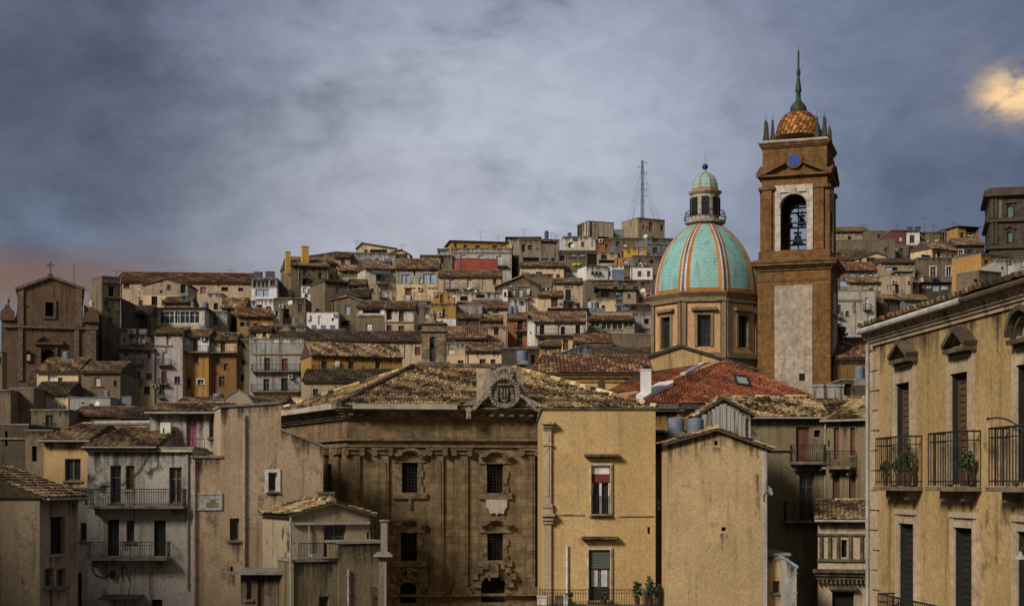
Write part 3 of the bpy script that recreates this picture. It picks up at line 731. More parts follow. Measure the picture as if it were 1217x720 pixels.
H('house with blue-glass conservatory and cream lower storey', 470.5, 522, 319, 278, 'grey', 'tb308.5', 'u477,326,481.5,337 u482,326,487,337 c498,330,502,337 u503,325,510.5,337 u511,325,518,337 k491.5,321,493.5,327 r481.5,343,489,357 A496,341,501,345.5 L480,341.5,493,342.6 L508,341.5,520,342.6 U482.3,351,488,358 B479,352,512,358', bands=[(338,'cream')])
H('brown house with small pale blue window and tile-edged top', 386, 415, 335.5, 264, 'brown', 'td334', 'w399,341,401,347.5 u401.2,341,404,347.5', r=2)
H('cream strip house with small window between two tile roofs', 413, 434, 338.5, 268, 'cream', 'tb333', 'w421,339.5,424,344', dep=6)
H('low dark house with tile roof left of the tall cream balcony house', 413, 438, 352, 262, 'dark', 'td344.5', '', dep=6)
H('brown gabled house with pale blue shuttered window', 394, 426, [(394,357),(413,352.5),(426,357)], 254, 'brown', 'gb', 'u410,363,416,374 k405,381,414,387 L404,380,416,381')
H('brown house with white loggia band and white balcony door', 424.5, 457, 365, 246, 'white', 'tb358.5', 'k431,368,452,372.5 b435,384,442,399.5 A440,395,446,400 L425,374,456,376 B430,394,447,400', bands=[(376.5,'brown')], r=0)
H('pale two-storey house with brown shutters and open upper gallery', 457.3, 493, 366.5, 244, 'pale', 'tb359', 'd459,368,465.5,380 s474,370,480,382 s460,386,465.5,394.5 s473.5,387,480,394.5 A471,395,474,398.5 A474.6,395,478,398.5 L458,382,492,383.5 I491,367,492.3,399', bands=[(383.5,'sand')])
H('dark brown house behind the bell gable with a round tank', 491, 514, 365, 254, 'brown', 'f', 'k493,377,496,382')
H('ochre yellow house with air conditioner and white base', 513, 542, 361, 252, 'ochre', 'f', 'w526,367,529.3,375 A521,371,525.5,375.5', bands=[(379,'white')], dirt=.7)
H('set-back yellow roof room with a red-brown door', 515, 540, 348, 255, 'ochre', 'f', 'r523,350,527,361 u532.5,352.5,535.5,356 A515,349,519,352', dep=4)
H('tan house with two white french windows and old tile roof', 521, 596, 328.5, 270, 'sand', 'tb322', 'c534,331,540,343 c555,331,561,343 w586,331,590,338 L531,329.5,543,331 L552,329.5,564,331 k536,346,542,351 k556,347,562,352 I527,329,528.3,350 I572,329,573,345 B529,337,545,343.5 B550,337,567,343.5')
H('plain blind brick-red block in front of the grey house', 545, 590.5, [(545,307),(590.5,308.5)], 288, 'red', 'f', '', r=1.3, dep=6, dirt=.35)
H('long grey house with white shutters behind the brick-red block', 538, 608, 295.5, 300, 'greywall', 'f', 'c547,303,553.5,306.5 c568.5,303.5,575,307.5 c590,304,596.5,315 L538,299.5,608,301 B589,311,603,316 ')
H('ochre penthouse storey on the skyline with thin projecting roof', 536.5, 603, 287.5, 306, 'ochre', 'z', 'w540,288.5,543,294 w551,291,555.5,295 w565,291.5,570.5,295 w585,291.5,591,295 b595,292,600,296', r=2)
H('small grey roof hut left of the ochre penthouse', 519.5, 535, 296, 308, 'grey', 'f', 'u522,297.5,533,302', dep=5)
H('dark brown skyline wall left of the brick-red block', 499, 538, 303.5, 298, 'brown', 'f', 'k521,305,527,313', dep=6)
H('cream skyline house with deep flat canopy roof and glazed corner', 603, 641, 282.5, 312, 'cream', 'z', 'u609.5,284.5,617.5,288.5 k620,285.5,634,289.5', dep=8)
H('rust-stained grey concrete house with black openings and green door', 617, 665, 284.5, 302, 'rust', 'f', 'k622,306,641,312 v643,307,652,312.5 k643,287,662,290 k665,300,668,305', r=1.5, dirt=1.5)
H('bright cream low house with two small windows', 618, 670, 316.5, 287, 'cream', 'tn312', 'w637,323,644.5,327 w661,326,665.5,331 L620,323,628,325', dirt=.6)
H('brown house with lime green towels hanging on its front', 671, 698, 305, 292, 'brown', 'f', 'N680,313,690.5,316.5', bands=[(324,'white')])
H('rubble skyline house with a small tank beside the streaked tower', 669, 710, 281.5, 312, 'pale', 'f', 'c703,283,708,294', dep=7)
H('brick orange house below the streaked concrete tower', 708, 727, 284.5, 310, 'brick', 'f', 'A711.5,284.5,716,288.5')
H('low black-roofed house with blue skylight panes', 664, 710, 298, 300, 'dark', 'f', 'u678,301.5,684,304 u688,301.5,695,304 k698,302,709,314')
H('tall concrete skyline house with dark streaks down its blank front', 699, 729.5, 264, 328, 'pale', 'f', 'k695.5,281,729,283.5', r=2.2, dep=6, dirt=3.0, mat=STREAK)
H('grey sheet-clad roof room between the streaked tower and the mast house', 728, 752, 273.5, 334, 'slate', 'f', 'u741,277,746,280', dep=6, dirt=.5)
H('square brown house carrying the tall lattice mast', 758, 790, 260.5, 330, 'tan', 'f', 'p771,265,776.5,275 k764,267,766,272', r=3, dep=7)
H('wide brown house below the mast house', 724, 772, 283, 318, 'brown', 'f', 'w732,287,736.5,292.5', dep=6)
H('grey concrete house right of the yellow house by the dome', 769, 806, 283.5, 308, 'slate', 'f', 'w776,282.6,782,287.5 w775.5,294,781.5,300 L769,290,804,291', r=1.5)
H('bright yellow house with an arched grey doorway', 741, 769, 294, 303, 'yellow', 'f', 'c739,297,741,306 k746.5,297.5,748.5,301 u758.5,297,763.5,305 d736,298,739,306', dirt=.5)
H('tan house with black terrace awning left of the yellow house', 710, 734, 300, 299, 'sand', 'f', 'w714,303,721.5,308.5 k711,309,731,313')
H('small ochre house with dark doorway under the yellow house', 732, 752, 306.5, 294, 'ochre', 'f', 'u740,308.5,745,313.5', dep=5)
H('low dark house right of the cream gable near the dome', 752, 800, 304, 297, 'brown', 'f', 'k772,309,777,313')
H('white house with dark laundry under its red coping', 697, 722.5, 316.5, 284, 'white', 'f', 'N702,323,715.5,328', r=1.3, copm=stucco('maroon'), dirt=.5, dep=5, bands=[(333,'brown')])
H('white house partly hidden by a grey box tank', 722.8, 741.5, 315.5, 285, 'white', 'f', 'r724,322,726,329', dirt=.5)
H('bluish white house with two brown doors and plants', 749, 775.5, 318, 284, 'white', 'f', 'r758,322,762.5,329 r769,322,773,329', copm=stucco('maroon'), dirt=.4)
H('brown wall house between the white houses', 741.6, 749, 315, 284, 'brown', 'f', '', dep=5)
H('broad brown house under the row of white houses', 699, 776, 333, 280, 'brown', 'f', 'w762,335,766.5,340 k742,333.5,752,336 L706,336.8,734,337.8')
H('dark brown wall house behind the big brown gable', 620, 657, 326, 278, 'brown', 'f', 'k641,337,642.5,339')
H('big brown gabled house with two pale doors and a white boiler', 590, 641, [(590,341),(621,328),(641,340)], 265, 'brown', 'gb', 'c608,344,612,353 c616,343,621,353 L614,339,629,340.5 U626,344,629.5,350 B604,349,617,354 B620,349,631,354', bands=[(354.5,'pale')])
H('small classical ochre house with dark central door and cornice', 658, 692.5, 336, 270, 'sand', 'tn331.5', 'd672,344,678.5,357.5 L658,336.2,692,338 L670,340,680,341.5 B669,352,682,358')
H('small cream house with tile roof and a wide brown shutter', 640, 669, 352, 262, 'cream', 'tn346.5', 's655,354,663,365')
H('terrace with cluttered railing and dark lower band', 541, 603, 347.5, 264, 'pale', 'f', 'k547,352,556,357.5 b580,349,583,354.5 k566,350,576,354 c588,348,592,353 B561,350,603,357', dep=7)
H('long strip house under the cluttered terrace with tile edge', 543, 604, 366, 258, 'sand', 'tb359.5', 'k545,360,549,365 k555,369,563,371 k585,370,592,372', dep=6)
H('blank grey house wall with one small hole', 543, 573, 363, 254, 'grey', 'f', 'k554,371,556.5,374', dep=5)
H('dark balcony house with red door under the grey wall', 543.5, 572, 378, 248, 'dark', 'tb374', 'r554,377.5,558.5,388 B545,382,571,388', dep=5)
H('brown brick house with pale blue window and tile edge', 571, 597, 380.5, 248, 'brick', 'tn375', 'u581.5,382,587,387.5', dep=5)
H('tan terrace house with tall dark window beside the brick house', 577, 603, 388, 240, 'rosetan', 'f', 'd587,388.8,592.5,398')
H('brick orange house with black balcony and framed lower window', 603.5, 627, 379, 248, 'brick', 'tb372.5', 'd615,381,621,392.5 d614.5,398,621,409 B611,387,625.5,393', dep=7)
H('narrow pale house standing behind two blue tanks', 604, 627, 355, 262, 'pale', 'f', 'c612,357,614.5,363 w619,358,622,362 p631,358,634,363')
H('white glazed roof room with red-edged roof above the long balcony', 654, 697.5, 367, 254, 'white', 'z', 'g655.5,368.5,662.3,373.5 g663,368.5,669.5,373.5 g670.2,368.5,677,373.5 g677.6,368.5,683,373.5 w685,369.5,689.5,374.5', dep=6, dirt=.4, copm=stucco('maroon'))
H('pale house with a long full-width balcony and four doors', 635, 695.5, 382, 245, 'pale', 'tb371.5', 'c636.5,384,641,397.6 k641.5,386,647,397.6 c663,384,666,397.6 k666.5,388,671.5,397.6 k684,386,689.5,397.6 r669,404,675.5,416 k641,402,648,405 B635.3,391,694.8,398', bands=[(399,'cream')], dirt=.6)
H('narrow house with peeling white wall left of the long balcony', 626.8, 635.2, 380, 246, 'white', 'f', 'k630,394,631.5,397', dirt=1.6)
H('brown roof house with tile slope behind the white roof room', 629, 656, 379, 251, 'brown', 'tn371', '', dep=6)
H('small ochre house with blue window under a tile strip', 640.5, 667, 411, 230, 'ochre', 'tn406', 'u648,413,653,419.5 L641,410.5,666,411.6')
H('verandah house with four white glazed bays and red-brown tile edge', 699, 754, 380.5, 252, 'tan', 'tm376', 'g702,382,713,388.5 g715,382,726.5,391.5 g728,382,740,391.5 g741.5,382,753,388.5 k716,394,722,397', dep=7)
H('brown parapet house carrying the row of roof tanks', 698, 756, 371, 258, 'tan', 'f', '', dep=6)
H('cream block house with flat slab behind the roof tanks', 702, 732, 355.5, 264, 'cream', 'f', '', dep=5, dirt=.5)
H('dark open verandah under a slanting slab roof', 711, 740, [(711,343),(740,345)], 272, 'dark', 'z', 'k714,346,724,353 u731,346,738,350 v733,351,739,355', dep=6)
H('small brown house with one window and grey slab roof', 741, 756, 344.5, 270, 'tan', 'z', 'w746,349,749.5,354', dep=6)
H('cream house with dark red door near the dome cornice', 756.3, 776, 345.5, 272, 'cream', 'f', 'p768,349.5,773,358')
H('low house with washing line and yellow bucket by the dome', 742, 776, 361.5, 262, 'dark', 'f', 'k750,364,756,368')
H('grey rubble house with faded purple awning beside the dome', 752, 776, 372, 257, 'grey', 'f', 'p759,390.5,773,394.5')
H('big blank dark brown wall left of the dome drum', 724, 776, 397, 237, 'brown', 'f', '', dep=7, dirt=1.8)
H('tile-roofed low house in front of the verandah house', 684, 727, 407.5, 230, 'grey', 'tm397.5', 'k690,411,694,414', dep=9)
H('grey lean-to wall sloping up to the right', 654, 728, [(654,424),(693,410.5),(728,410.5)], 217, 'slate', 'f', 'k700,413,706,417')
H('long grey sheet roof house below the dark brown wall', 704, 776, 425, 206, 'olive', 'td414', '', dep=10)
H('tile roof house behind the bell gable with white canopy', 525, 578, 401.5, 234, 'tan', 'tb388.5', 'b526.5,401.8,546,407.5 u553.5,404,559.5,408.5 s562,405,575,411')
H('tan house with white shutter beside the bell gable', 524.5, 553, 408, 228, 'sand', 'f', 'b532,414,539.5,420.5 w544,428,551,437', bands=[(423,'cream')])
H('cream house with neat tile roof and dark window', 553.8, 597, 417, 224, 'cream', 'tn408.5', 'w570,426.5,577,434', dirt=.5)
H('dark grey courtyard house under a big round tank', 596, 641, 414, 207, 'dark', 'f', 'u612,434.5,617,441 k617.4,434,623,441')
# ---- right of the tower
H('low skyline house with row of pale openings right of the tower', 988, 1032, 275, 334, 'tan', 'tb270.5', 'c991,277,994,281 c996,277,999,281 c1001,276,1004,281 b1016,279,1022,280.5 k1024,276,1029,281')
H('brown skyline house with one dark window', 1030, 1061, 274.5, 330, 'brown', 'f', 'w1042.5,278,1047,283')
H('dark red skyline house with one white window', 1060, 1077, 273.5, 321, 'maroon', 'f', 'c1067.5,281,1072,286.5 w1069,295,1073.5,300.5', bands=[(290.5,'brown')], dirt=.5)
H('white-fronted skyline house with tall window and balcony below', 1077.3, 1093, 273.5, 321, 'brown', 'f', 'w1081,279.5,1087,288 w1080,293,1086,304 B1078.5,299,1088.5,304.5', bands=[(276.8,'white'),(291,'brown')], dirt=.5)
H('brown stepped skyline house behind the small aerials', 1093, 1124, 276, 324, 'brown', 'f', 'k1096,277,1099,281')
H('large plain brown house under the skyline right of the tower', 996, 1064, 285.5, 316, 'brown', 'f', 'w1051,294,1055,300')
H('house with broad weathered tile slope near the tower', 1003, 1034, 309, 306, 'brown', 'td297.5', '', dep=9)
H('dark red shed wall right beside the tower', 988, 1000, 299.5, 300, 'maroon', 'f', '', dep=4)
H('cream gabled house with wide dark window and dark eaves', 1016, 1054, [(1016,308.5),(1041,300.5),(1054,305)], 298, 'cream', 'gd', 'w1030,306,1040.5,312')
H('low house with row of pale blue panes beside the tower', 996, 1048, 321, 290, 'brown', 'tm312.5', 'u1009,324,1016.5,328.5 u1021,325,1027.5,329 u1031,325,1037,329 c1037.5,322,1046,328')
H('brown house with cluttered balcony in the middle of the right slope', 1047, 1087, 312, 287, 'tan', 'td308', 'u1052,317,1060,321.5 k1060.5,317.5,1067,321.5 b1059,309,1062,314 u1080,317,1084,321')
H('tan two-storey house with air conditioner and barred balcony', 1050, 1084, 328, 278, 'sand', 'f', 'u1054,339,1056.5,344 d1064,338,1068.5,349 w1079,334,1082,338 A1059,333,1063.5,337.5 I1074,329,1075.4,350 B1061,345,1072,350')
H('tile-roofed house with timber wall and white window', 1009, 1051, 335.5, 280, 'tan', 'tn329.5', 'c1024.5,339,1029.5,343.5 c1043,338.5,1046.5,345', bands=[(346,'orange')])
H('tall grey-tan house with white balcony window and parapet', 993.5, 1041, 346, 264, 'greywall', 'f', 'w995.5,362,999.5,372 c1031,373,1039,380.5 L994,356,1025,358 L1013,358,1016,371 B994,371,1001,377', dirt=1.2)
H('small brown house with white left gable and tile roof', 1050, 1074, 356, 268, 'brown', 'tb351', '', r=2.2, dep=6)
H('slate blue house with pale window behind the ochre cornice', 1074, 1104, 356.5, 266, 'slate', 'tb351', 'c1082.5,358,1089,362.5')
H('dark house with long glazed verandah under the arched windows', 1091, 1130, 336, 281, 'dark', 'z', 'p1093,337.5,1099,342.5 c1100,337.5,1107,342.5 u1108,338,1116,346 c1117,338,1126,344')
H('tan house corner left of the glazed verandah', 1080, 1092, 337, 280, 'tan', 'tb333', 'w1085,339,1088,343')
H('big dark brown house with two white arched windows', 1090, 1147, 306.5, 293, 'brown', 'f', 'W1105.5,317,1112.5,328.5 W1124.5,317,1131,328.5 k1141,320,1143,323.5 B1106,325,1114,331')
H('cream-gabled house with tile roof above the arched windows', 1107, 1138, 296.5, 303, 'cream', 'tb290', 'p1109,298.5,1113,306 k1114,298.5,1118,306 k1093,302,1096,306', r=3.3, dep=6)
H('ochre skyline house with large dark recessed balcony', 1139, 1163, 270, 321, 'ochre', 'z', 'k1148,271.5,1160.5,277 c1148,277.2,1157,281', r=1.6)
H('stepped brown skyline house left of the ochre recessed balcony', 1121, 1140, 272, 324, 'brown', 'f', 'k1123,282,1126,285')
H('dark house with rounded tile roof near the dark palace', 1136, 1170, 291, 308, 'dark', 'tb284', 'c1158,295,1159.5,300')
H('plain dark house wall below the dark palace', 1143, 1172, 303, 296, 'dark', 'f', 'k1147,312,1149,316')
H('yellow flat-roofed block with one narrow window', 1166, 1203, 303.5, 270, 'ochre', 'f', 'w1170,309,1175,320 u1177,304.5,1185,309', r=3.7, dirt=.5, dep=7)
H('grey house with white-framed tall window by the ochre cornice', 1184, 1222, 309.5, 257, 'greywall', 'f', 'c1196.5,313.5,1203,326 k1190,317,1192.5,320.5 b1213,317,1217,325')
H('brown house with pale left gable below the yellow block', 1163, 1190, 323, 252, 'brown', 'f', 'k1157,331,1159,335 k1172,332,1174,337', r=2.5, dep=5)
# ---- lower left
H('upper cream house with tile roof and white roller shutter', 44, 93, 441.5, 202, 'cream', 'tn426.5', 'b57,445,68,452.5 w69,448.5,74,453.5', dep=11, dirt=.6)
H('lower cream house with glass door and two air conditioners', 38, 81, 467.5, 192, 'cream', 'td455', 'k45,470,49,473.5 c57,469,64,483.5 A66,480,69.5,483.5 A71.5,480,75.5,483.5 ', dep=9, dirt=.7)
H('brown house with tall white window right of the cream houses', 97, 143, 442, 198, 'brown', 'tb431', 'c112,448,119,458.5 w135,452,139,459 k134,473,138,477 L108,458.6,123,459.6', dep=10)
H('low grey house with a white dish in front of the brown house', 83, 131, 473, 182, 'grey', 'f', 'w106,480,112,485 k97,478,100,480')
H('plain orange-brown house at the left with one small window', 12, 40, 461.5, 187, 'brown', 'f', 'w17,473,22.5,479', dep=10)
H('dark brown house cut by the left edge of the picture', -30, 12.5, 464, 184, 'brown', 'f', '', dep=10)
H('pale thin house at the far left edge below the church', -20, 2.5, 418, 200, 'brown', 'f', 'w-2,424,1.5,432', dep=2)
H('brown house with flower balcony below the lower cream house', 37, 82, 487.5, 162, 'brown', 'f', 'w54,493,63,508 B52,503,67,512', dep=9)
H('low long tiled house with an old rounded gable ornament', 85, 149, 493.5, 166, 'brown', 'tb484.5', 'k90,497,95,501', dep=9)
H('low tiled house behind the grey balcony house', 143, 212, 495.5, 160, 'brown', 'td485.5', '', dep=9)
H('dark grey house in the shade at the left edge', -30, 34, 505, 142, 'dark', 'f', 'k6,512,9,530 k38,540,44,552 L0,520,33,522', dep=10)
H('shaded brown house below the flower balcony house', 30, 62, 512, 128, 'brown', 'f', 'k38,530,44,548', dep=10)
H('long low tiled house in front of the grey three-storey house', 208, 336, 481, 150, 'brown', 'tn473.5', '', dep=10)
H('small baroque gable house with dark curved pediment', 262, 302, [(262,481),(271,471),(283,464),(295,471),(302,481)], 146, 'tan', 'f', '', dep=6)
H('tan house behind the stone palace roof left end', 360, 480, 452, 180, 'tan', 'td440', 'w372,462,378,470', dep=8)
H('ochre house behind the stone palace roof right of the bell gable', 520, 600, 443, 172, 'ochre', 'tb434', 'k540,446,546,452', dep=8)
H('house with striped tile roof and orange wall right of the tower', 990, 1040, 425.5, 150, 'orange', 'tm403', 'L990,428,1040,431', dep=12)

H('white clutter of small boxes below the big dark brown skyline house', 358, 375.5, 340.5, 270, 'white', 'f', 'c360,341.5,364.5,347 u366,343,370,350 c371,341.5,375,346 w362,349,366,352.5', dep=4)
H('greenish white little house with one dark window beside the brown house', 376, 387, 340, 271, 'white', 'f', 'v377,341,386,348 k381,353.5,384.5,357.5', dep=4)
H('pale narrow house sliver left of the two blue tanks', 597.5, 603.5, 343.5, 263, 'white', 'f', 'w599,347,602,352', dep=4)
H('small cream gabled attic below the yellow house by the dome', 757, 765.5, [(757,315.5),(760,307.5),(765.5,315.5)], 295, 'cream', 'gb', '', dep=4)
H('white slab hut with blue pane in the middle of the right slope', 1066, 1083, 323.5, 284, 'white', 'z', 'u1067.5,326.5,1072,331 k1073.5,327,1081,331', dep=4)
H('small pale hut left of the arched window house', 1086, 1098, 327.5, 288, 'pale', 'f', 'c1088,329,1094,332.5', dep=3)
H('pale roof hut between the tile roofs above the ochre yellow house', 480, 500, 361, 257, 'pale', 'f', 'w484,363,488,367 c492,363,496,367', dep=4)
H('narrow white house behind the tile strip left of the brick house', 573, 582, 377.5, 252, 'white', 'f', 'w575,379,579,383', dep=4)
H('cream narrow house under the pale balcony house left corner', 627, 641, 412, 236, 'cream', 'f', 'w631,414,635,420', dep=5)
H('small white wash house with flat roof right of the big brown gable', 641, 655, 340.5, 268, 'white', 'f', 'w644,342.5,648,346 k650,342,653,347', dep=4)
H('pale narrow house beside the orange-brown house at the left', 325.5, 332, 366, 254, 'pale', 'f', 'w327,369,330.5,375', dep=4)
H('small cream house with red tile edge above the grey three-storey house', 297, 322, 392.5, 236, 'cream', 'tm388', 'w301,395,305,400 w312,395,316,400', dep=5)
H('low white house with two windows under the narrow stone belfry', 146, 170, 396.5, 236, 'pale', 'tn392', 'w150,399,154,404 c160,399,164,404', dep=5)
# ---- tanks
for a in [
 ('h',214,348.5,225,354,252,'blue water tank on the small tile strip house above the glazed verandah'),
 ('v',227,358.5,231.5,364.5,250,'narrow blue tank behind the glazed verandah roof'),
 ('v',240,359,248,366.5,250,'round blue tank at the right end of the glazed verandah roof'),
 ('x',154,391,162,395.5,231,'left flat blue tank above the glass lean-to'),
 ('x',166,391.5,174.5,396,231,'right flat blue tank above the glass lean-to'),
 ('x',219,388,226.5,392,235,'flat blue tank behind the white-topped ochre house'),
 ('x',238,388,245.5,392,235,'flat blue tank behind the ochre house ridge, right one'),
 ('v',282,399,291,404.5,231,'blue tank on the narrow dark brown house'),
 ('v',253,467,266,478,158,'round blue tank in front of the orange house'),
 ('x',302,323.5,311.5,330.5,272,'left dark tank on the glass tower house'),
 ('x',316,323,326,330.5,272,'right dark tank on the glass tower house'),
 ('v',290,381.5,296,388,249,'dark tank in front of the orange-brown house'),
 ('x',312.5,384,319,389,249,'pale tank at the right of the orange-brown house'),
 ('v',347,377.5,353,384,255,'blue tank at the foot of the dark brown flat house'),
 ('x',370.5,386.5,376,391.5,250.5,'left of three blue box tanks before the white house'),
 ('x',381.5,386.5,387,391.5,250.5,'middle of three blue box tanks before the white house'),
 ('x',392.5,386.5,398,391.5,250.5,'right of three blue box tanks before the white house'),
 ('v',388,406,395.5,415,221,'round tank on the roof ridge of the long ochre house'),
 ('x',412.5,410.5,420,417,219,'square blue tank on the tile roof of the long ochre house'),
 ('h',432,306.5,440.5,312.5,281,'left grey round tank on the slate awning house'),
 ('h',456,307.5,465,313.5,281,'right grey round tank on the slate awning house'),
 ('h',424,355.5,432,359.5,250,'left blue tank on the white loggia house'),
 ('h',438.5,356,447,360,250,'right blue tank on the white loggia house'),
 ('h',498,359.5,507.5,364.5,256,'grey ribbed tank behind the bell gable pinnacle'),
 ('x',573,366,579,372.5,256,'violet blue tank beside the tile edge strip'),
 ('v',604,363.5,609.5,372.5,251,'left blue tank of the pair above the brick orange house'),
 ('v',610.5,363.5,615.5,372.5,251,'right blue tank of the pair above the brick orange house'),
 ('v',647,274,652,284.5,306,'dark tank on a stub tower on the rust-stained house'),
 ('v',674.5,276.5,679,281.5,315,'small dark tank on the rubble skyline house'),
 ('h',664,358,670,363,258,'pale blue tank by the small cream house with brown shutter'),
 ('x',725,292,731.5,299,303,'grey blue tank left of the yellow house'),
 ('x',748.5,310,755,316,288,'blue tank above the bluish white house'),
 ('x',727.5,321,741,333,282,'big grey box tank in front of a white house'),
 ('v',698.5,358.5,705,366.5,260,'white ribbed tank on the parapet of the tank row'),
 ('v',706.2,358.5,712,366.5,260,'dark tank next to the white ribbed tank'),
 ('x',700,366.5,705.5,371,259.5,'small blue tank below the white ribbed tank'),
 ('x',707.5,366.5,719,371,259.5,'wide blue box tank in the tank row'),
 ('h',731,360.5,741,365.5,261,'upper lying cylinder tank above the verandah house'),
 ('h',738,365.5,747.5,371,259,'lower lying cylinder tank above the verandah house'),
 ('v',614,416,627.5,429,204,'big round blue tank on the dark grey courtyard house'),
 ('x',999,335,1006,341,282,'pale blue tank right of the bell tower'),
 ('x',1056.5,302,1063,306,296,'blue tank right of the cream gabled house'),
 ('v',1101,285.5,1106,289.5,310,'round tank above the cream-gabled house on the right'),
 ('x',1079,270,1084,273.5,324,'left dark tank on the white-fronted skyline house'),
 ('x',1088,269.5,1093.5,274,324,'right dark tank on the white-fronted skyline house'),
 ('v',74.5,417.5,83.5,427,207,'round blue tank behind the upper cream house'),
 ('v',124,463.5,130.5,471,190,'blue tank at the foot of the brown house near the cream houses'),
 ('x',146,471,157,480,186,'dark blue tank before the pinkish grey house'),
 ('x',218,477,241,488,135,'large covered grey tank in front of the ochre house'),
 ]: tank(*a[:6], a[6], FRAMES['blue'] if 'white' in a[6].split(' tank')[0] or 'pale' in a[6] else (TANKD if 'dark tank' in a[6] else None))
for a in [(345,360,3.2,255.5,'white satellite dish on the dark brown flat house'),(115.5,480,3.6,179.5,'white satellite dish on the low grey house'),
 (557,343,1.8,266.5,'white dish on the right balcony of the french window house'),(565,346.5,1.8,266,'small white dish below the french window house'),
 (680,292.5,2.4,306,'white dish on the rubble skyline house'),(767,281,2.6,304,'white dish on the grey concrete house by the dome'),
 (764,345.5,3.0,270.5,'white dish with dark hub near the dome cornice'),(540,352,1.6,250.5,'tiny dish beside the set-back yellow room')]: dish(*a)
for a in [(424,285.5,294,317,'thin aerial left of the cream skyline house'),(478,290,300,312,'short aerial on the small cream skyline house'),
 (571.5,275,290,305,'tall aerial on the ochre penthouse'),(592,280,290,306,'bent aerial at the right end of the ochre penthouse'),
 (622.5,271.5,282,313,'aerial on the flat canopy house'),(655,276,286,303,'left aerial on the rust-stained house'),(661,278.5,286,303,'right aerial on the rust-stained house'),
 (1026.5,266.5,274,333,'hooked aerial on the skyline house right of the tower'),(1066,267,274,322,'small aerial on the dark red skyline house'),
 (1099,258,278,322,'tallest aerial right of the white-fronted skyline house'),(1109.5,267,277,323,'short aerial on the brown stepped skyline house'),
 (1132.5,265,273,322,'aerial beside the ochre recessed balcony house'),(274.5,320,331,279,'thin aerial at the right end of the long red roof'),(138.5,320.5,330,276,'antenna over the left end of the long red roof'),
 (487,380,374,0,'')][:-1]: antenna(*a)
# tapered lattice mast with guy wires
def mast():
    Y = 333; b = PX(763.5, 261, Y); t = PX(763.5, 190, Y); root = thing('radio_mast', 'tall lattice radio mast with guy wires on the square brown house', 'radio mast', b)
    m = MB(); s = .42; H_ = (t-b).length
    leg = lambda k, f: b + UP*H_*f + V((s*math.cos(2.1*k+.4), s*math.sin(2.1*k+.4), 0))*(1-.45*f)
    for k in range(3): m.cyl(leg(k, 0), leg(k, 1), .06, .045, 5)
    N_ = 22
    for i in range(N_):
        for k in range(3): m.cyl(leg(k, i/N_), leg((k+1)%3, (i+1)/N_), .026, .026, 4, False); m.cyl(leg(k, i/N_), leg((k+1)%3, i/N_), .026, .026, 4, False)
    m.build('lattice_column', IRON, root, root)
    m = MB()
    for f, sx in ((.95, 1), (.78, 1), (.6, 1), (.5, 1), (.88, -1), (.4, 1)): c = b+UP*H_*f; m.cyl(c, c+V((sx*.9, 0, 0)), .03); m.cyl(c+V((sx*.9, 0, -.35)), c+V((sx*.9, 0, .35)), .045)
    m.build('aerial_arms', IRON, root, root)
    m = MB()
    for px, dy in ((746, 4), (751, -3), (778, -2), (784, 4)):
        e = PX(px, 261.5, Y+dy)
        for f in (.92, .62, .35): m.cyl(b+UP*H_*f, e, .018, .018, 4, False)
    m.build('guy_wire', IRON, root, root)
mast()

# ================================================================== MIDDLE DISTANCE
def ngon_arch(mb, fac, a, b, c, d, off, k=.5, n=8, th=.15):
    """spandrels that turn the top of a rectangular hole into an arch"""
    r = (c-a)/2; rise = min(r*2*k, d-b); z0 = d-rise
    pts = [((a+c)/2 - r*math.cos(math.pi*i/n), z0 + rise*math.sin(math.pi*i/n)) for i in range(n+1)]
    for P, corner in ((pts[:n//2+1], (a, d)), (pts[n//2:], (c, d))):
        for p, q in zip(P, P[1:]):
            mb.poly([fac.pt(p[0], off, p[1]), fac.pt(q[0], off, q[1]), fac.pt(corner[0], off, corner[1])])
            mb.poly([fac.pt(p[0], off, p[1]), fac.pt(q[0], off, q[1]), fac.pt(q[0], off-th, q[1]), fac.pt(p[0], off-th, p[1])])
def sweep(mb, fac, pts, w, n0, n1):
    for (a, b) in zip(pts, pts[1:]):
        d = V((b[0]-a[0], b[1]-a[1])); nn = V((-d.y, d.x)).normalized()*w/2
        q = [(a[0]-nn.x, a[1]-nn.y), (b[0]-nn.x, b[1]-nn.y), (b[0]+nn.x, b[1]+nn.y), (a[0]+nn.x, a[1]+nn.y)]
        lo = [fac.pt(u, n0, z) for u, z in q]; hi = [fac.pt(u, n1, z) for u, z in q]
        mb.poly(lo); mb.poly(hi)
        for i in range(4): mb.poly([lo[i], lo[(i+1)%4], hi[(i+1)%4], hi[i]])
def grille(root, parent, fac, h, off, sp=.2):
    m = MB(); a, b, c, d = h; n = max(2, int((c-a)/sp)); k = max(2, int((d-b)/sp))
    for i in range(1, n): x = a+(c-a)*i/n; m.cyl(fac.pt(x, off, b), fac.pt(x, off, d), .018, .018, 4, False)
    for i in range(1, k): z = b+(d-b)*i/k; m.cyl(fac.pt(a, off, z), fac.pt(c, off, z), .018, .018, 4, False)
    m.build('iron_grille', IRON, parent, root)
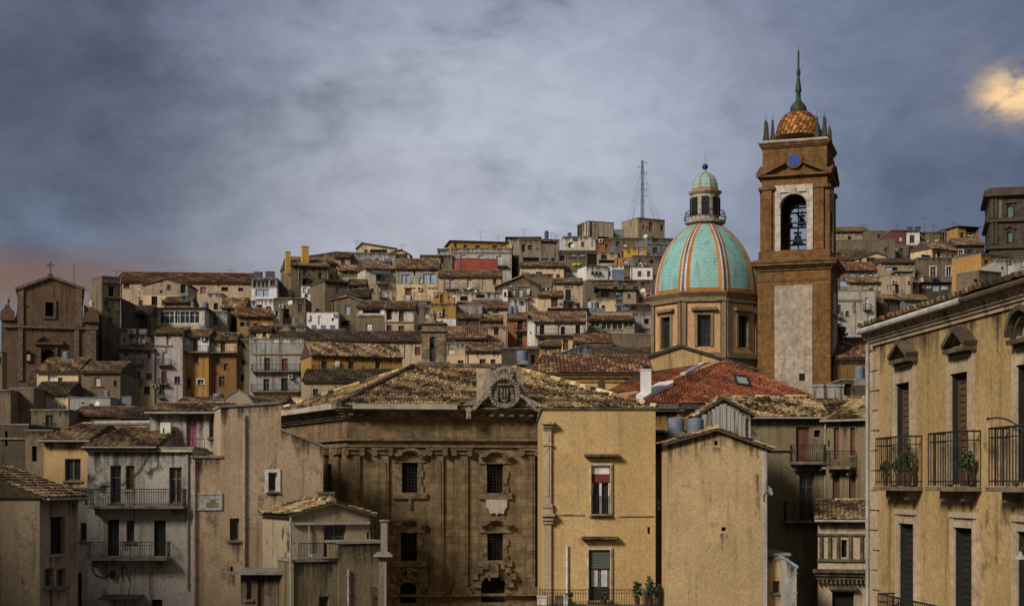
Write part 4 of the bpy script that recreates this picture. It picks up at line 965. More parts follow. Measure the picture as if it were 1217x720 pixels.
# ---- the dark church at the left
def church():
    fac = Fac(21, 214, 98, 216.5); Y = 215
    wm = stucco('shadedbrown')
    root, fac = H('dark brown baroque church with gabled front, cross and square window', 21, 98, [(21,343),(60,329.5),(98,343)], Y, 'shadedbrown', 'gd',
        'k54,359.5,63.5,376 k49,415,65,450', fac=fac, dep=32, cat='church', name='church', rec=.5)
    m = MB(); fac.boxp(m, 4, 388, 116, 390.5, .02, .35); fac.boxp(m, 21.3, 343, 28, 388, .02, .22); fac.boxp(m, 90, 343.5, 97.7, 388, .02, .22)
    fac.boxp(m, 21.3, 390.5, 27, 452, .02, .25); fac.boxp(m, 88, 390.5, 94, 452, .02, .25); fac.boxp(m, 102, 390.5, 114, 452, .02, .25)
    p = [fac.px(*q) for q in ((19.5,343.5),(60,328.6),(99.5,343.5))]; sweep(m, fac, p, .35, -.2, .35); m.build('cornice', plain('church trim stone', (.15,.11,.08), .95, 0, .4, 2), root, root)
    m = MB()
    for q in ((51,356.5,53.8,379), (63.8,356.5,67,379), (53.8,356.5,63.8,359.3), (53.8,376.2,63.8,379)): fac.boxp(m, *q, .02, .18)
    m.build('window_surround', stucco('shadedbrown'), root, root)
    m = MB(); h = fac.rect(49, 415, 65, 450); ngon_arch(m, fac, *h, .0, .42, 10, .45)
    fac.boxp(m, 45.5, 413, 48.5, 450, .02, .25); fac.boxp(m, 65.5, 413, 68.5, 450, .02, .25); fac.boxp(m, 40, 407, 75, 409.5, .02, .55)
    sweep(m, fac, [fac.px(40,407), fac.px(45,403), fac.px(51,399)], .3, .02, .5); sweep(m, fac, [fac.px(75,407), fac.px(70,403), fac.px(64,399)], .3, .02, .5)
    m.build('portal', stucco('shadedbrown'), root, root)
    # side aisles with volutes and urns
    for (x0, x1, cx, base) in ((1.5, 21, 9, 380.5), (98, 117, 109, 383)):
        m = MB(); u0, u1 = fac.px(x0, 400)[0], fac.px(x1, 400)[0]; zb = ground(*fac.A)-1
        m.box(fac.pt(u0, .0, zb), fac.U()*(u1-u0), fac.N()*-30, UP*(fac.px(cx, base)[1]-zb))
        c0 = fac.px(cx, base); pts = [(1.0,0),(1.0,.5),(.9,1.3),(.45,1.75),(.28,2.1),(.28,2.3)]
        pr = [fac.pt(c0[0]+r*s_, -.35, c0[1]+z*.95) for s_ in (-1, 1) for r, z in (pts if s_ < 0 else pts[::-1])]
        pf = [p+fac.N()*.7 for p in pr]
        m.poly(pr); m.poly(pf)
        for i in range(len(pr)): j = (i+1) % len(pr); m.poly([pr[i], pr[j], pf[j], pf[i]])
        s_ = 1 if cx < 50 else -1
        e = fac.px(x1 if cx < 50 else x0, base-16); k = fac.px(cx, base)
        for i in range(6):
            t0, t1 = i/6, (i+1)/6; f = lambda t: (k[0]+s_*.9+(e[0]-k[0]-s_*.9)*t, k[1]+(e[1]-k[1])*(t**2.5)+.3)
            (ua, za), (ub, zb2) = f(t0), f(t1); m.poly([fac.pt(ua, .2, c0[1]-.1), fac.pt(ub, .2, c0[1]-.1), fac.pt(ub, .2, zb2), fac.pt(ua, .2, za)]); m.poly([fac.pt(ua, -.4, za), fac.pt(ub, -.4, zb2), fac.pt(ub, .2, zb2), fac.pt(ua, .2, za)])
        w_ = m.build('aisle_wall', wm, root, root)
        m = MB(); m.lathe(fac.pt(c0[0], 0, c0[1]+2.15), [(.3,0),(.12,.15),(.36,.5),(.33,.75),(.12,.9),(.16,1.0),(.02,1.15)], 10); m.build('urn', STONETRIM if cx < 50 else PALETRIM, w_, root, True)
    m = MB(); a = fac.px(60, 329); P = fac.pt(a[0], -.1, a[1]); m.box(P-V((.3,.2,.1)), V((.6,0,0)), V((0,.4,0)), UP*.5); m.cyl(P+UP*.3, P+UP*2.15, .06, .05)
    m.cyl(P+V((-.55,0,1.65)), P+V((.55,0,1.65)), .05)
    for k in range(16): t0, t1 = k*math.pi/8, (k+1)*math.pi/8; m.cyl(P+V((.28*math.cos(t0),0,1.65+.28*math.sin(t0))), P+V((.28*math.cos(t1),0,1.65+.28*math.sin(t1))), .03)
    for e in ((-.55,1.65),(.55,1.65),(0,2.15)): m.lathe(P+V((e[0],0,e[1]-.08)), [(.01,0),(.09,.08),(.01,.16)], 8)
    m.build('cross', IRON, root, root)
    b = PX(88, 340, 219); m = MB(); m.cyl(b-UP*.5, PX(88, 313, 219), .05, .03); m.lathe(b-UP*.3, [(.2,0),(.2,.3),(.06,.4)], 8); o = m.build('lightning_rod', IRON); tag(o, 'thin lightning rod on the right slope of the dark church roof', 'lightning rod')
    # wall lantern with icon
    root2 = thing('wall_shrine', 'small black framed wall shrine left of the church portal', 'shrine', fac.pt(fac.px(34,430)[0], .1, fac.px(34,430)[1]))
    m = MB(); fac.boxp(m, 30.5, 420, 37.5, 430, .03, .3); p = [fac.px(*q) for q in ((29.5,420),(34,416.5),(38.5,420))]; sweep(m, fac, p, .2, .03, .4); fr = m.build('case', IRON, root2, root2)
    m = MB(); fac.boxp(m, 32, 421.5, 36, 428.5, .302, .32); m.build('picture', plain('faded icon', (.42,.34,.17), .8, 0, .5, 3), fr, root2)
church()
# ---- bell gable standing behind the stone palace roof
def bell_gable():
    Y = 104; fac = Fac(501, Y, 530, Y); root = thing('bell_gable', 'small stone bell gable with pinnacle standing behind the palace roof', 'bell gable', PX(515, 447, Y))
    sm = ashlar('bell gable stone', (.235,.18,.115), (1, 0), .5, .3)
    z0, z1 = ZP(455, Y), ZP(394, Y); m = MB(); h = fac.rect(510.5, 400, 517.5, 470); wallgrid(m, fac, 0, z0, fac.L, z1, [h], 1.2)
    m.box(fac.pt(0, -1.2, z0), fac.U()*h[0], fac.N()*-.01, UP*(z1-z0)); m.box(fac.pt(h[2], -1.2, z0), fac.U()*(fac.L-h[2]), fac.N()*-.01, UP*(z1-z0)); fac.boxu(m, h[0], h[3], h[2], z1, -1.21, -1.2)
    for u in (0, fac.L): m.poly([fac.pt(u,0,z0), fac.pt(u,-1.2,z0), fac.pt(u,-1.2,z1), fac.pt(u,0,z1)])
    ngon_arch(m, fac, *h, -.02, .5, 10, 1.15); m.build('pier_wall', sm, root, root)
    m = MB(); fac.boxp(m, 500, 391.5, 530.5, 394, -1.35, .15); fac.boxp(m, 501.5, 385, 529, 391.5, -1.25, .05); fac.boxp(m, 499.5, 383.5, 531, 385.2, -1.35, .2)
    fac.boxp(m, 497, 430, 534, 434, -1.4, .3); m.build('entablature', sm, root, root)
    m = MB(); c = fac.pt(fac.px(513.5, 380)[0], -.6, ZP(383.5, Y)); k = Y/F
    m.lathe(c, [(10*k,0),(10.5*k,2*k),(6*k,3*k),(5*k,5*k),(4.5*k,10*k),(5.5*k,11*k),(4.6*k,12.5*k),(3*k,13.5*k),(2.6*k,16*k),(1.5*k,18*k),(.1*k,19*k)], 8, .39)
    m.build('pinnacle', STONETRIM, root, root)
    m = MB(); c = fac.pt(fac.px(524.8, 383)[0], -.6, ZP(383.5, Y)); m.lathe(c, [(1.5*k,0),(1*k,1*k),(2*k,3*k),(1.2*k,4.6*k),(.1*k,5*k)], 10); m.build('ball_finial', STONETRIM, root, root)
    b = PX(513.8, 413.5, Y+.6); m = MB(); m.lathe(b, [(2.2*k,0),(1.7*k,1*k),(1.4*k,4*k),(1*k,5.3*k),(.2*k,6*k)], 14); m.cyl(b+UP*6*k, b+UP*13*k, .03); m.cyl(b-UP*.05, b+UP*.2, .04)
    o = m.build('bell', plain('green bronze', (.05,.085,.065), .5, .4)); tag(o, 'green bronze bell hanging in the small stone bell gable', 'bell')
bell_gable()
# ---- domed church
DOC = dict(teal=(.25,.485,.47), org=(.48,.18,.035), wht=(.60,.55,.50), nav=(.085,.075,.13))
def mosaic():
    m, t, b = newmat('glazed dome tiles'); tcn = t.new('ShaderNodeTexCoord').outputs['Object']
    a = t.new('ShaderNodeAttribute', attribute_name='tint').outputs['Color']
    vn = t.new('ShaderNodeTexVoronoi'); vn.inputs['Scale'].default_value = 7.0; t.l.new(tcn, vn.inputs['Vector'])
    sp = t.new('ShaderNodeSeparateColor'); t.l.new(vn.outputs['Color'], sp.inputs[0])
    c = t.mix(sp.outputs[0], t.mix(1.0, a, (.86,.87,.88), 'MULTIPLY'), t.mix(1.0, a, (1.12,1.11,1.10), 'MULTIPLY'))
    st = t.noise(t.mapping(tcn, (1.5,1.5,.25)), 1.2, 5, .6)
    sz = t.new('ShaderNodeSeparateXYZ'); t.l.new(tcn, sz.inputs[0])
    crs = t.math('FRACT', t.math('MULTIPLY', sz.outputs[2], 2.6)); c = t.mix(t.ramp(crs, .86, .95), c, t.mix(1.0, c, (.70,.72,.72), 'MULTIPLY'))
    c = t.mix(t.math('MULTIPLY', t.ramp(st, .46, .70), .6), c, t.mix(1.0, c, (.48,.46,.40), 'MULTIPLY'))
    c = t.mix(t.math('MULTIPLY', t.ramp(t.noise(tcn, .8, 6, .65), .55, .7), .4), c, t.mix(1.0, c, (1.25,1.2,1.15), 'MULTIPLY'))
    t.l.new(c, b.inputs['Base Color']); b.inputs['Roughness'].default_value = .42; b.inputs['Specular IOR Level'].default_value = .35
    return m
MOS = mosaic()
def ribdome(mb, c, prof, n, a0, hw, teal='teal', bulge=.05, band=.0, oct_=.55):
    """prof: [(r,z)], n ribs at angle a0+k*2pi/n; stripes follow the ribs"""
    fr = [(-1,'org'),(-.48,'wht'),(-.22,'nav'),(.22,'wht'),(.48,'org'),(1,None)]
    rows = []; zt = prof[-1][1]
    for r, z in prof:
        row = []; step = 2*math.pi/n; w_ = hw*(1-.42*z/zt)/r
        w_ = min(w_, step*.42)
        for k in range(n):
            for j, (f, cn) in enumerate(fr): row.append((k*step+f*w_, cn if cn else 'pan', abs(f) < 1))
            for j in range(1, 7): row.append((k*step+w_+(step-2*w_)*j/7, 'pan', False))
        P = []
        for (t, cn, up) in row:
            d = ((t + step/2) % step) - step/2; d = abs(d); fl = math.cos(step/2)/math.cos(step/2-d) if d < step/2 else 1
            rr = r*(1-oct_*(1-fl)) + (bulge if up else 0)
            P.append((V((c[0]+rr*math.cos(t+a0), c[1]+rr*math.sin(t+a0), c[2]+z)), cn))
        rows.append((P, z))
    for (A, z0), (B, z1) in zip(rows, rows[1:]):
        m = len(A)
        for i in range(m):
            j = (i+1) % m; cn = A[i][1]
            cc = DOC[teal] if cn == 'pan' else DOC[cn]
            if cn == 'pan' and z0 < band: cc = DOC['org']
            mb.poly([A[i][0], A[j][0], B[j][0], B[i][0]], cc)
def domed_church():
    Y = 155; k = Y/F; c = PX(838, 440, Y); zz = lambda py: ZP(py, Y); a0 = math.radians(-90+14)     # rib on the camera side, slightly right
    root = thing('domed_church', 'octagonal church drum under a striped turquoise dome with lantern', 'church', V((c.x, c.y, ground(c.x, c.y))))
    R = 66*k; step = math.pi/4
    def corner(r, i): a = a0 + step*i; return V((c.x+r*math.cos(a), c.y+r*math.sin(a)))
    dm = stucco('stone', 1.0)
    ps = plain('warm drum plaster', (.50,.305,.155), .95, 0, .2, 1.5)
    for i in range(8):
        A, B = corner(R, i), corner(R, i+1); fac = Fac(0,0,0,0,A=A,B=B)
        if fac.n.dot(V((-c.x, -c.y))) < 0: continue
        L = fac.L; h = (L/2-.64, zz(417), L/2+.64, zz(381)); z0 = zz(470) if i != 99 else 0
        m = MB(); wallgrid(m, fac, 0, z0-8, L, zz(356), [h], .35); m.build('drum_wall', dm, root, root)
        m = MB(); n0, n1 = .02, .10; u0, u1 = L*.20, L*.80
        u0, u1 = L/2-1.62, L/2+1.62
        for q in ((u0, zz(424), L/2-.93, zz(367.5)), (L/2+.93, zz(424), u1, zz(367.5)), (L/2-.93, zz(376), L/2+.93, zz(367.5)), (L/2-.93, zz(424), L/2+.93, zz(417.4))): fac.boxu(m, *q, n0, n1)
        m.build('plaster_panel', ps, root, root)
        m = MB()
        for q in ((L/2-.93, zz(417), L/2-.643, zz(376.2)), (L/2+.643, zz(417), L/2+.93, zz(376.2)), (L/2-.64, zz(381), L/2+.64, zz(376.2))): fac.boxu(m, *q, .02, .22)
        fac.boxu(m, L/2-1.25, zz(375.8), L/2+1.25, zz(372.5), .11, .55)
        for u in (.004,): fac.boxu(m, u, zz(430), u+.42, zz(366), .02, .2); fac.boxu(m, L-u-.42, zz(430), L-u, zz(366), .02, .2)
        fac.boxu(m, 0, zz(430), L, zz(424.5), .02, .3); fac.boxu(m, 0, zz(365.5), L, zz(363.5), .02, .3)
        m.build('stone_trim', dm, root, root)
        m = MB(); P = [fac.pt(h[0],-.34,h[1]), fac.pt(h[2],-.34,h[1]), fac.pt(h[2],-.34,h[3]), fac.pt(h[0],-.34,h[3])]; m.poly(P)
        wn = m.build('window', GLASS, root, root); m = MB()
        for t in (.02, .5, .98): x = h[0]+(h[2]-h[0])*t; fac.boxu(m, x-.045, h[1], x+.045, h[3], -.33, -.26)
        for t in (.01, .25, .5, .75, .99): z = h[1]+(h[3]-h[1])*t; fac.boxu(m, h[0], z-.035, h[2], z+.035, -.33, -.27)
        m.build('glazing_bars', FRAMES['dkdoor'], wn, root)
    m = MB(); zc = zz(357.5)
    m.lathe((c.x, c.y, zc), [(R*.99,-.3),(R*1.03,0),(R*1.045,.10),(R*1.06,.22),(R*1.06,.34),(R*.9,.42)], 8, a0); m.build('cornice', stucco('stone'), root, root)
    m = MB(); hp = [(62.5,353.5),(62.9,351),(63,349),(62.8,346),(62.3,340),(61.3,333),(59.6,325),(57.2,317),(54,309),(50.2,301.5),(45.6,294),(40.2,287),(34.2,280.5),(27.6,274.5),(21,269.5),(16,266.2)]
    ribdome(m, (c.x, c.y, zz(353.5)), [(r*k, zz(y)-zz(353.5)) for r, y in hp], 8, a0, .70, band=zz(350.9)-zz(353.5), bulge=.07)
    m.build('dome', MOS, root, root)
    # lantern
    m = MB(); L_ = (c.x, c.y, 0)
    m.lathe((c.x, c.y, zz(267)), [(20*k,0),(24*k,1*k),(24.5*k,3*k),(21*k,4*k),(16.6*k,5*k),(16.6*k,34*k),(18*k,35.2*k),(19.5*k,37*k),(20*k,38.5*k),(16*k,39.5*k)], 16, a0)
    ln = m.build('lantern', plain('lantern stone', (.40,.36,.29), .95, 0, .3, 2), root, root)
    for i in range(8):
        a = a0+step*(i+.5); d = V((math.cos(a), math.sin(a), 0)); s = V((-d.y, d.x, 0)); p = V((c.x, c.y, zz(257)))+d*(16.2*k)
        if d.y > .2: continue
        m = MB(); m.box(p-s*.30, s*.60, d*.08, UP*(21*k)); wn = m.build('lantern_window', GLASS, ln, root)
        m.v and None
        m = MB(); q = p+d*.085
        for f in (-.34, .28): m.box(q+s*f-d*.05, s*.06, d*.12, UP*(21*k))
        m.box(q-s*.03, s*.06, d*.05, UP*21*k)
        for j in range(1, 5): m.box(q-s*.28+UP*(21*k*j/5), s*.56, d*.04, UP*.05)
        m.build('lantern_bars', FRAMES['dkdoor'], ln, root)
    m = MB()
    for i in range(26):
        a = 2*math.pi*i/26; d = V((math.cos(a), math.sin(a), 0)); b = V((c.x, c.y, zz(264)))+d*22.5*k
        P = [b, b+d*.22+UP*.3, b+d*.12+UP*.6, b+d*.02+UP*.95]; m.path(P, .02, 4)
    for z, r in ((.95, 22.7), (.32, 24.8)): m.lathe((c.x, c.y, zz(264)+z), [(r*k-.03,0),(r*k+.03,0),(r*k+.03,.06),(r*k-.03,.06),(r*k-.03,0)], 32, 0, None, False)
    m.build('gallery_railing', IRON, root, root)
    m = MB(); hp = [(16.2,229),(16.3,225),(15.6,220),(14,215),(11.6,211),(8.4,208),(4.5,206),(2,205.2)]
    ribdome(m, (c.x, c.y, zz(229)), [(r*k, zz(y)-zz(229)) for r, y in hp], 8, a0, .17, bulge=.03, band=.25); m.build('lantern_dome', MOS, root, root)
    m = MB(); m.lathe((c.x, c.y, zz(205.6)), [(3*k,0),(3.2*k,.7*k),(1.5*k,1.5*k),(1.2*k,4*k),(1.6*k,4.4*k)], 12); m.cyl(V((c.x,c.y,zz(195))), V((c.x,c.y,zz(179))), .045, .015); st = m.build('finial', plain('finial stone', (.4,.3,.22)), root, root)
    m = MB(); pr = [(3.6*k*math.sin(math.pi*i/10)+.001, 3.6*k*(1-math.cos(math.pi*i/10))) for i in range(11)]; m.lathe((c.x, c.y, zz(202)), pr, 20); m.build('blue_ball', plain('cobalt glazed ball', (.018,.03,.17), .25, 0, .1), st, root, True)
domed_church()
H('ochre gabled church nave with grey raking cornice in front of the dome', 735, 899, [(735,436),(808,412),(899,440)], 143, 'palazzo', 'gd', '', cat='church nave', name='church_nave', dep=10)
# ---- bell tower
def bell_tower():
    Y = 150; A = V(((900.5-CX)/F*151.1, 151.1)); B = V(((987-CX)/F*148.9, 148.9)); f0 = Fac(0,0,0,0,A=A,B=B); W = f0.L; k = Y/F
    C = A + f0.u*W/2 - f0.n*W/2; zz = lambda py: ZP(py, Y); hw = W/2
    root = thing('bell_tower', 'tall orange-brown bell tower with open belfry, bronze tiled cap and green spire', 'bell tower', V((C.x, C.y, ground(C.x, C.y))))
    cl = V((C.x, C.y, 0)); u, n = f0.U(), f0.N()
    def sq(m, h, z0, z1): m.box(cl - u*h - n*h + UP*z0, u*2*h, n*2*h, UP*(z1-z0))
    def side(i, h):
        uu = [f0.u, V((-f0.n.x, -f0.n.y)), -f0.u, f0.n.copy()][i]
        nn = V((uu.y, -uu.x)); a = C + nn*h - uu*h; return Fac(0,0,0,0,A=a,B=a+uu*2*h)
    om = ashlar('tower brickwork', COL['orange'], (f0.u.x, f0.u.y), 1.0, .36, .012, .72, .75, .12); tm = plain('dark tower cornice', (.15,.085,.04), .95, 0, .45, 1.5)
    h1 = hw; mm = MB(); sq(mm, h1, ground(C.x, C.y)-1, zz(321)); mm.build('shaft', om, root, root)
    marb = ashlar('pale veined slabs', (.40,.335,.27), (f0.u.x, f0.u.y), 2.2, 2.25, .012, .72, .5, .16)
    m = MB(); side(0, h1).boxu(m, W*.235, zz(478), W*.755, zz(339), .01, .10); m.build('stone_slab_panel', marb, root, root)
    m = MB(); s1 = side(1, h1); s1.boxu(m, W*.24, zz(478), W*.76, zz(376), .01, .10); m.build('side_slab_panel', marb, root, root)
    m = MB(); s1.boxu(m, W*.3, zz(371), W*.7, zz(345), .01, .08); m.build('side_relief', plain('pale relief', (.42,.37,.32), .9, 0, .5, 3), root, root)
    m = MB(); s0 = side(0, h1); s0.boxu(m, W*.575, zz(452), W*.65, zz(444), .101, .16); m.build('slit_window', VOID, root, root)
    m = MB()
    for e, a, b in ((.05,334,331.5), (.15,321,318), (.35,318,315.5), (.6,315.5,312), (.7,312,309.5), (.3,309.5,308)): sq(m, h1+e, zz(a), zz(b))
    m.build('cornice', tm, root, root)
    m = MB(); sq(m, h1*.985, zz(308), zz(297.5)); m.build('plinth', om, root, root)
    h2 = hw*.90; z0, z1 = zz(297.5), zz(210)
    for i in range(4):
        fc = side(i, h2); L = 2*h2; hole = (L*.29, zz(296), L*.69, zz(229)); m = MB(); wallgrid(m, fc, 0, z0, L, z1, [hole], .9)
        m2 = MB(); ngon_arch(m2, fc, *hole, -.004, .5, 14, .85)
        for q in ((L*.205, zz(297), L*.288, zz(219)), (L*.692, zz(297), L*.785, zz(219)), (L*.288, zz(227.5), L*.692, zz(219))): fc.boxu(m2, *q, .02, .12)
        ar = [(L*.49-(L*.22)*math.cos(math.pi*j/14), zz(229)-L*.20+(L*.205)*math.sin(math.pi*j/14)) for j in range(15)]; sweep(m2, fc, ar, .16, .05, .2)
        fc.boxu(m2, L*.46, zz(230), L*.52, zz(222), .1, .26)
        m.build('belfry_wall', om, root, root); m2.build('arch_surround', plain('weathered white marble', (.47,.43,.38), .9, 0, .35, 2), root, root)
        m = MB()
        for a in (.004, .80): m = MB(); fc.boxu(m, L*a, zz(297), L*(a+.15), zz(224), .02, .22); m.build('corner_pilaster', om, root, root)
        m = MB()
        for a in (-.03, .785): m = MB(); fc.boxu(m, L*a, zz(224), L*(a+.24), zz(220.5), .02, .34); m.build('capital', tm, root, root)
        # broken pediment
        P = lambda a, y: (L*a, zz(y)); m = MB(); sweep(m, fc, [P(-.07,206.5), P(.36,191.5)], .42, .02, .5); m.build('pediment', tm, root, root); m = MB(); sweep(m, fc, [P(1.07,206.5), P(.64,191.5)], .42, .02, .5)
        m.build('pediment', tm, root, root)
        m = MB(); cc = fc.pt(L*.5, .04, zz(190)); m.cyl(cc-fc.N()*.2, cc+fc.N()*.22, .80, .80, 24); ri = m.build('round_window_frame', tm, root, root)
        m = MB(); m.cyl(cc+fc.N()*.222, cc+fc.N()*.26, .58, .58, 24); m.build('round_blue_pane', plain('blue pane', (.03,.065,.27), .35), ri, root)
    m = MB(); sq(m, h2+.2, zz(210), zz(208.5)); sq(m, h2+.42, zz(208.5), zz(206)); m.build('entablature', tm, root, root)
    m = MB(); sq(m, h2*.985, zz(206), zz(173.5)); m.build('attic', om, root, root)
    m = MB(); sq(m, h2+.08, zz(173.5), zz(171.5)); sq(m, h2+.2, zz(171.5), zz(169)); sq(m, h2+.3, zz(169), zz(167)); m.build('top_cornice', tm, root, root)
    m = MB(); sq(m, h2+.05, zz(167), zz(164.3)); m.build('roof_slab', plain('pale roof slab', (.42,.40,.37)), root, root)
    for x, y in ((-.9,.9),(-.68,.9),(.68,.9),(.9,.9),(-.9,-.9),(.9,-.9),(.9,-.55),(.9,.6),(-.9,.55),(-.62,-.9),(.62,-.9)):
        m = MB(); p = cl + u*h2*x + n*h2*y + UP*zz(165); m.lathe(p, [(.34,0),(.34,.5),(.26,.55),(.15,1.95),(.17,2.02),(.05,2.2),(.03,2.25)], 4, .785+math.atan2(u.y,u.x)); m.cyl(p+UP*2.2, p+UP*2.75, .02, .012, 4); m.build('pinnacle', plain('dark green pinnacles', (.05,.055,.045), .8), root, root)
    # scale tiled cap
    m = MB(); prof = [(24.6,164.3),(24.6,161),(24,157),(23,152),(21.3,147),(18.8,142),(15.6,138),(12,135),(8,133)]; kc = C.y/F; zc = lambda y: ZP(y, C.y); prof = [(r*kc*1.05, zc(y)) for r, y in prof]
    rows = 15; pal = [(.40,.17,.045),(.28,.105,.03),(.52,.27,.08),(.20,.085,.03),(.46,.21,.06)]
    def rad(t):
        x = t*(len(prof)-1); i = min(int(x), len(prof)-2); g = x-i; return prof[i][0]*(1-g)+prof[i+1][0]*g, prof[i][1]*(1-g)+prof[i+1][1]*g
    m.lathe((C.x, C.y, 0), prof, 24, 0, (.12,.05,.02))
    for j in range(rows):
        nt = max(12, 34-j)
        for i in range(nt):
            a = 2*math.pi*(i+.5*(j%2))/nt; da = math.pi/nt*1.0; r0, za = rad(max(0, (j-.55)/rows)); r1, zb = rad(min(1, (j+1.0)/rows)); c_ = random.choice(pal); q = random.uniform(.75, 1.25); c_ = tuple(x*q for x in c_)
            e = lambda aa, rr, z, o: V((C.x+(rr+o)*math.cos(aa), C.y+(rr+o)*math.sin(aa), z))
            zm = za*.65+zb*.35; rm_ = r0*.65+r1*.35
            m.poly([e(a, r0, za, .13), e(a+da*.8, rm_, zm, .10), e(a+da, r1, zb, .03), e(a-da, r1, zb, .03), e(a-da*.8, rm_, zm, .10)], c_)
    m.build('tiled_cap', tinted('glazed scale tiles', .4, .15), root, root)
    m = MB(); sp = [(9.5,132.5),(10,130.5),(9.6,128),(7,124.5),(4,121),(2.9,117),(2.7,110),(3.9,108.5),(3.6,106.5),(2,95),(1.5,92),(2.6,88),(2.3,84),(1.3,81),(1.1,62),(.9,60)]
    m.lathe((C.x, C.y, 0), [(r*kc, zc(y)) for r, y in sp], 12); m.cyl(cl+UP*zc(60), cl+UP*zc(53), .02, .01, 4); m.build('spire', plain('green copper spire', (.035,.062,.045), .6, .2, .4, 2), root, root, True)
    # bell frame and bells
    m = MB(); fl = zz(296)
    for x in (-.55, .0, .55): m.box(cl+u*(x*h2-.06)-n*h2*.5+UP*zz(250), u*.12, n*h2, UP*.18)
    for y in (-.45, .45):
        for z in (244, 262, 283): m.box(cl-u*h2*.8+n*h2*y+UP*zz(z), u*h2*1.6, n*.12, UP*.16)
    m.box(cl-u*.05+UP*fl, u*.1, n*.1, UP*(zz(236)-fl)); m.build('bell_frame', IRON, root, root)
    m = MB(); fl_ = zz(296); sq(m, h2*.97, fl_-.2, fl_-.02); m.build('belfry_floor', om, root, root)
    bz = plain('bronze', (.06,.065,.05), .5, .5)
    for x, y0, s, lab in ((-.30,262,.62,'left of two dark bells hanging high in the tower belfry'),(.12,261,.78,'larger right bell hanging high in the tower belfry'),(-.02,284,1.0,'big dark bell low in the tower belfry')):
        m = MB(); p = cl+u*h2*x*.9+UP*zz(y0); m.lathe(p, [(.62*s,0),(.5*s,.15*s),(.36*s,.6*s),(.3*s,.85*s),(.12*s,.98*s),(.05*s,1.0*s)], 16); m.cyl(p+UP*s*.95, p+UP*(s*1.0+.75), .05); m.cyl(p-UP*.15, p+UP*.2, .08); m.box(p+UP*(s+.05)-u*.4*s-n*.1, u*.8*s, n*.2, UP*.2)
        o = m.build('bell', bz); tag(o, lab, 'bell')
bell_tower()
# ---- the dark palace on the right skyline
def dark_palace():
    Y = 300; fac = Fac(1176, 300, 1250, 297); st = ashlar('dark palace stone', (.085,.066,.052), (fac.u.x, fac.u.y), 1.2, .6, .02)
    root, fac = H('huge dark stone palace with arched teal windows at the right edge of the skyline', 1176, 1250, 231, Y, 'dark', 'f', 'v1196,244,1203.5,258 v1196.5,275,1203,287 v1235,244,1242,258 v1235,275,1242,287', fac=fac, mat=st, dep=20, cat='palace', name='palace', rec=.4)
    m = MB(); T = stucco('dark')
    for q, o in (((1170,229,1252,232.5),1.0), ((1172,259.5,1252,263),.6), ((1171,290.5,1252,295),.5), ((1172,226,1252,229),.6), ((1193,240,1206.5,241.5),.4)): fac.boxp(m, *q, .02, o)
    fac.boxp(m, 1175, 222, 1250, 226, -1.5, .3); fac.boxp(m, 1190, 220.8, 1250, 222, -12, -1.5)
    for x in (1177.5, 1182, 1224): fac.boxp(m, x, 232.5, x+3.4, 259.5, .02, .35); fac.boxp(m, x, 263, x+3.4, 290.5, .02, .35)
    for (x0, y0, x1, y1) in ((1196,244,1203.5,258), (1196.5,275,1203,287)):
        fac.boxp(m, x0-1.6, y0-1, x0-.1, y1, .02, .25); fac.boxp(m, x1+.1, y0-1, x1+1.6, y1, .02, .25); h = fac.rect(x0, y0, x1, y1); ngon_arch(m, fac, *h, .01, .5, 8, .3)
    sweep(m, fac, [fac.px(1193.5,272), fac.px(1200,268), fac.px(1206.5,272)], .4, .02, .4)
    m.build('stone_trim', T, root, root)
    p = [fac.px(1186,263), fac.px(1250,291)]
    m = MB(); fac.boxp(m, 1187, 234, 1190.5, 259, .01, .02); m.build('weathered_plaster', stucco('brown'), root, root)
    # left flank seen at a slant
    m = MB()
    for z0, z1, o in ((262,258,.7), (231,227,1.0), (294,290,.5)): m.box(fac.pt(-o, o, ZP(z0, 300)), fac.U()*o, fac.N()*-20, UP*(ZP(z1,300)-ZP(z0,300)))
    m.build('side_cornice', T, root, root)
dark_palace()
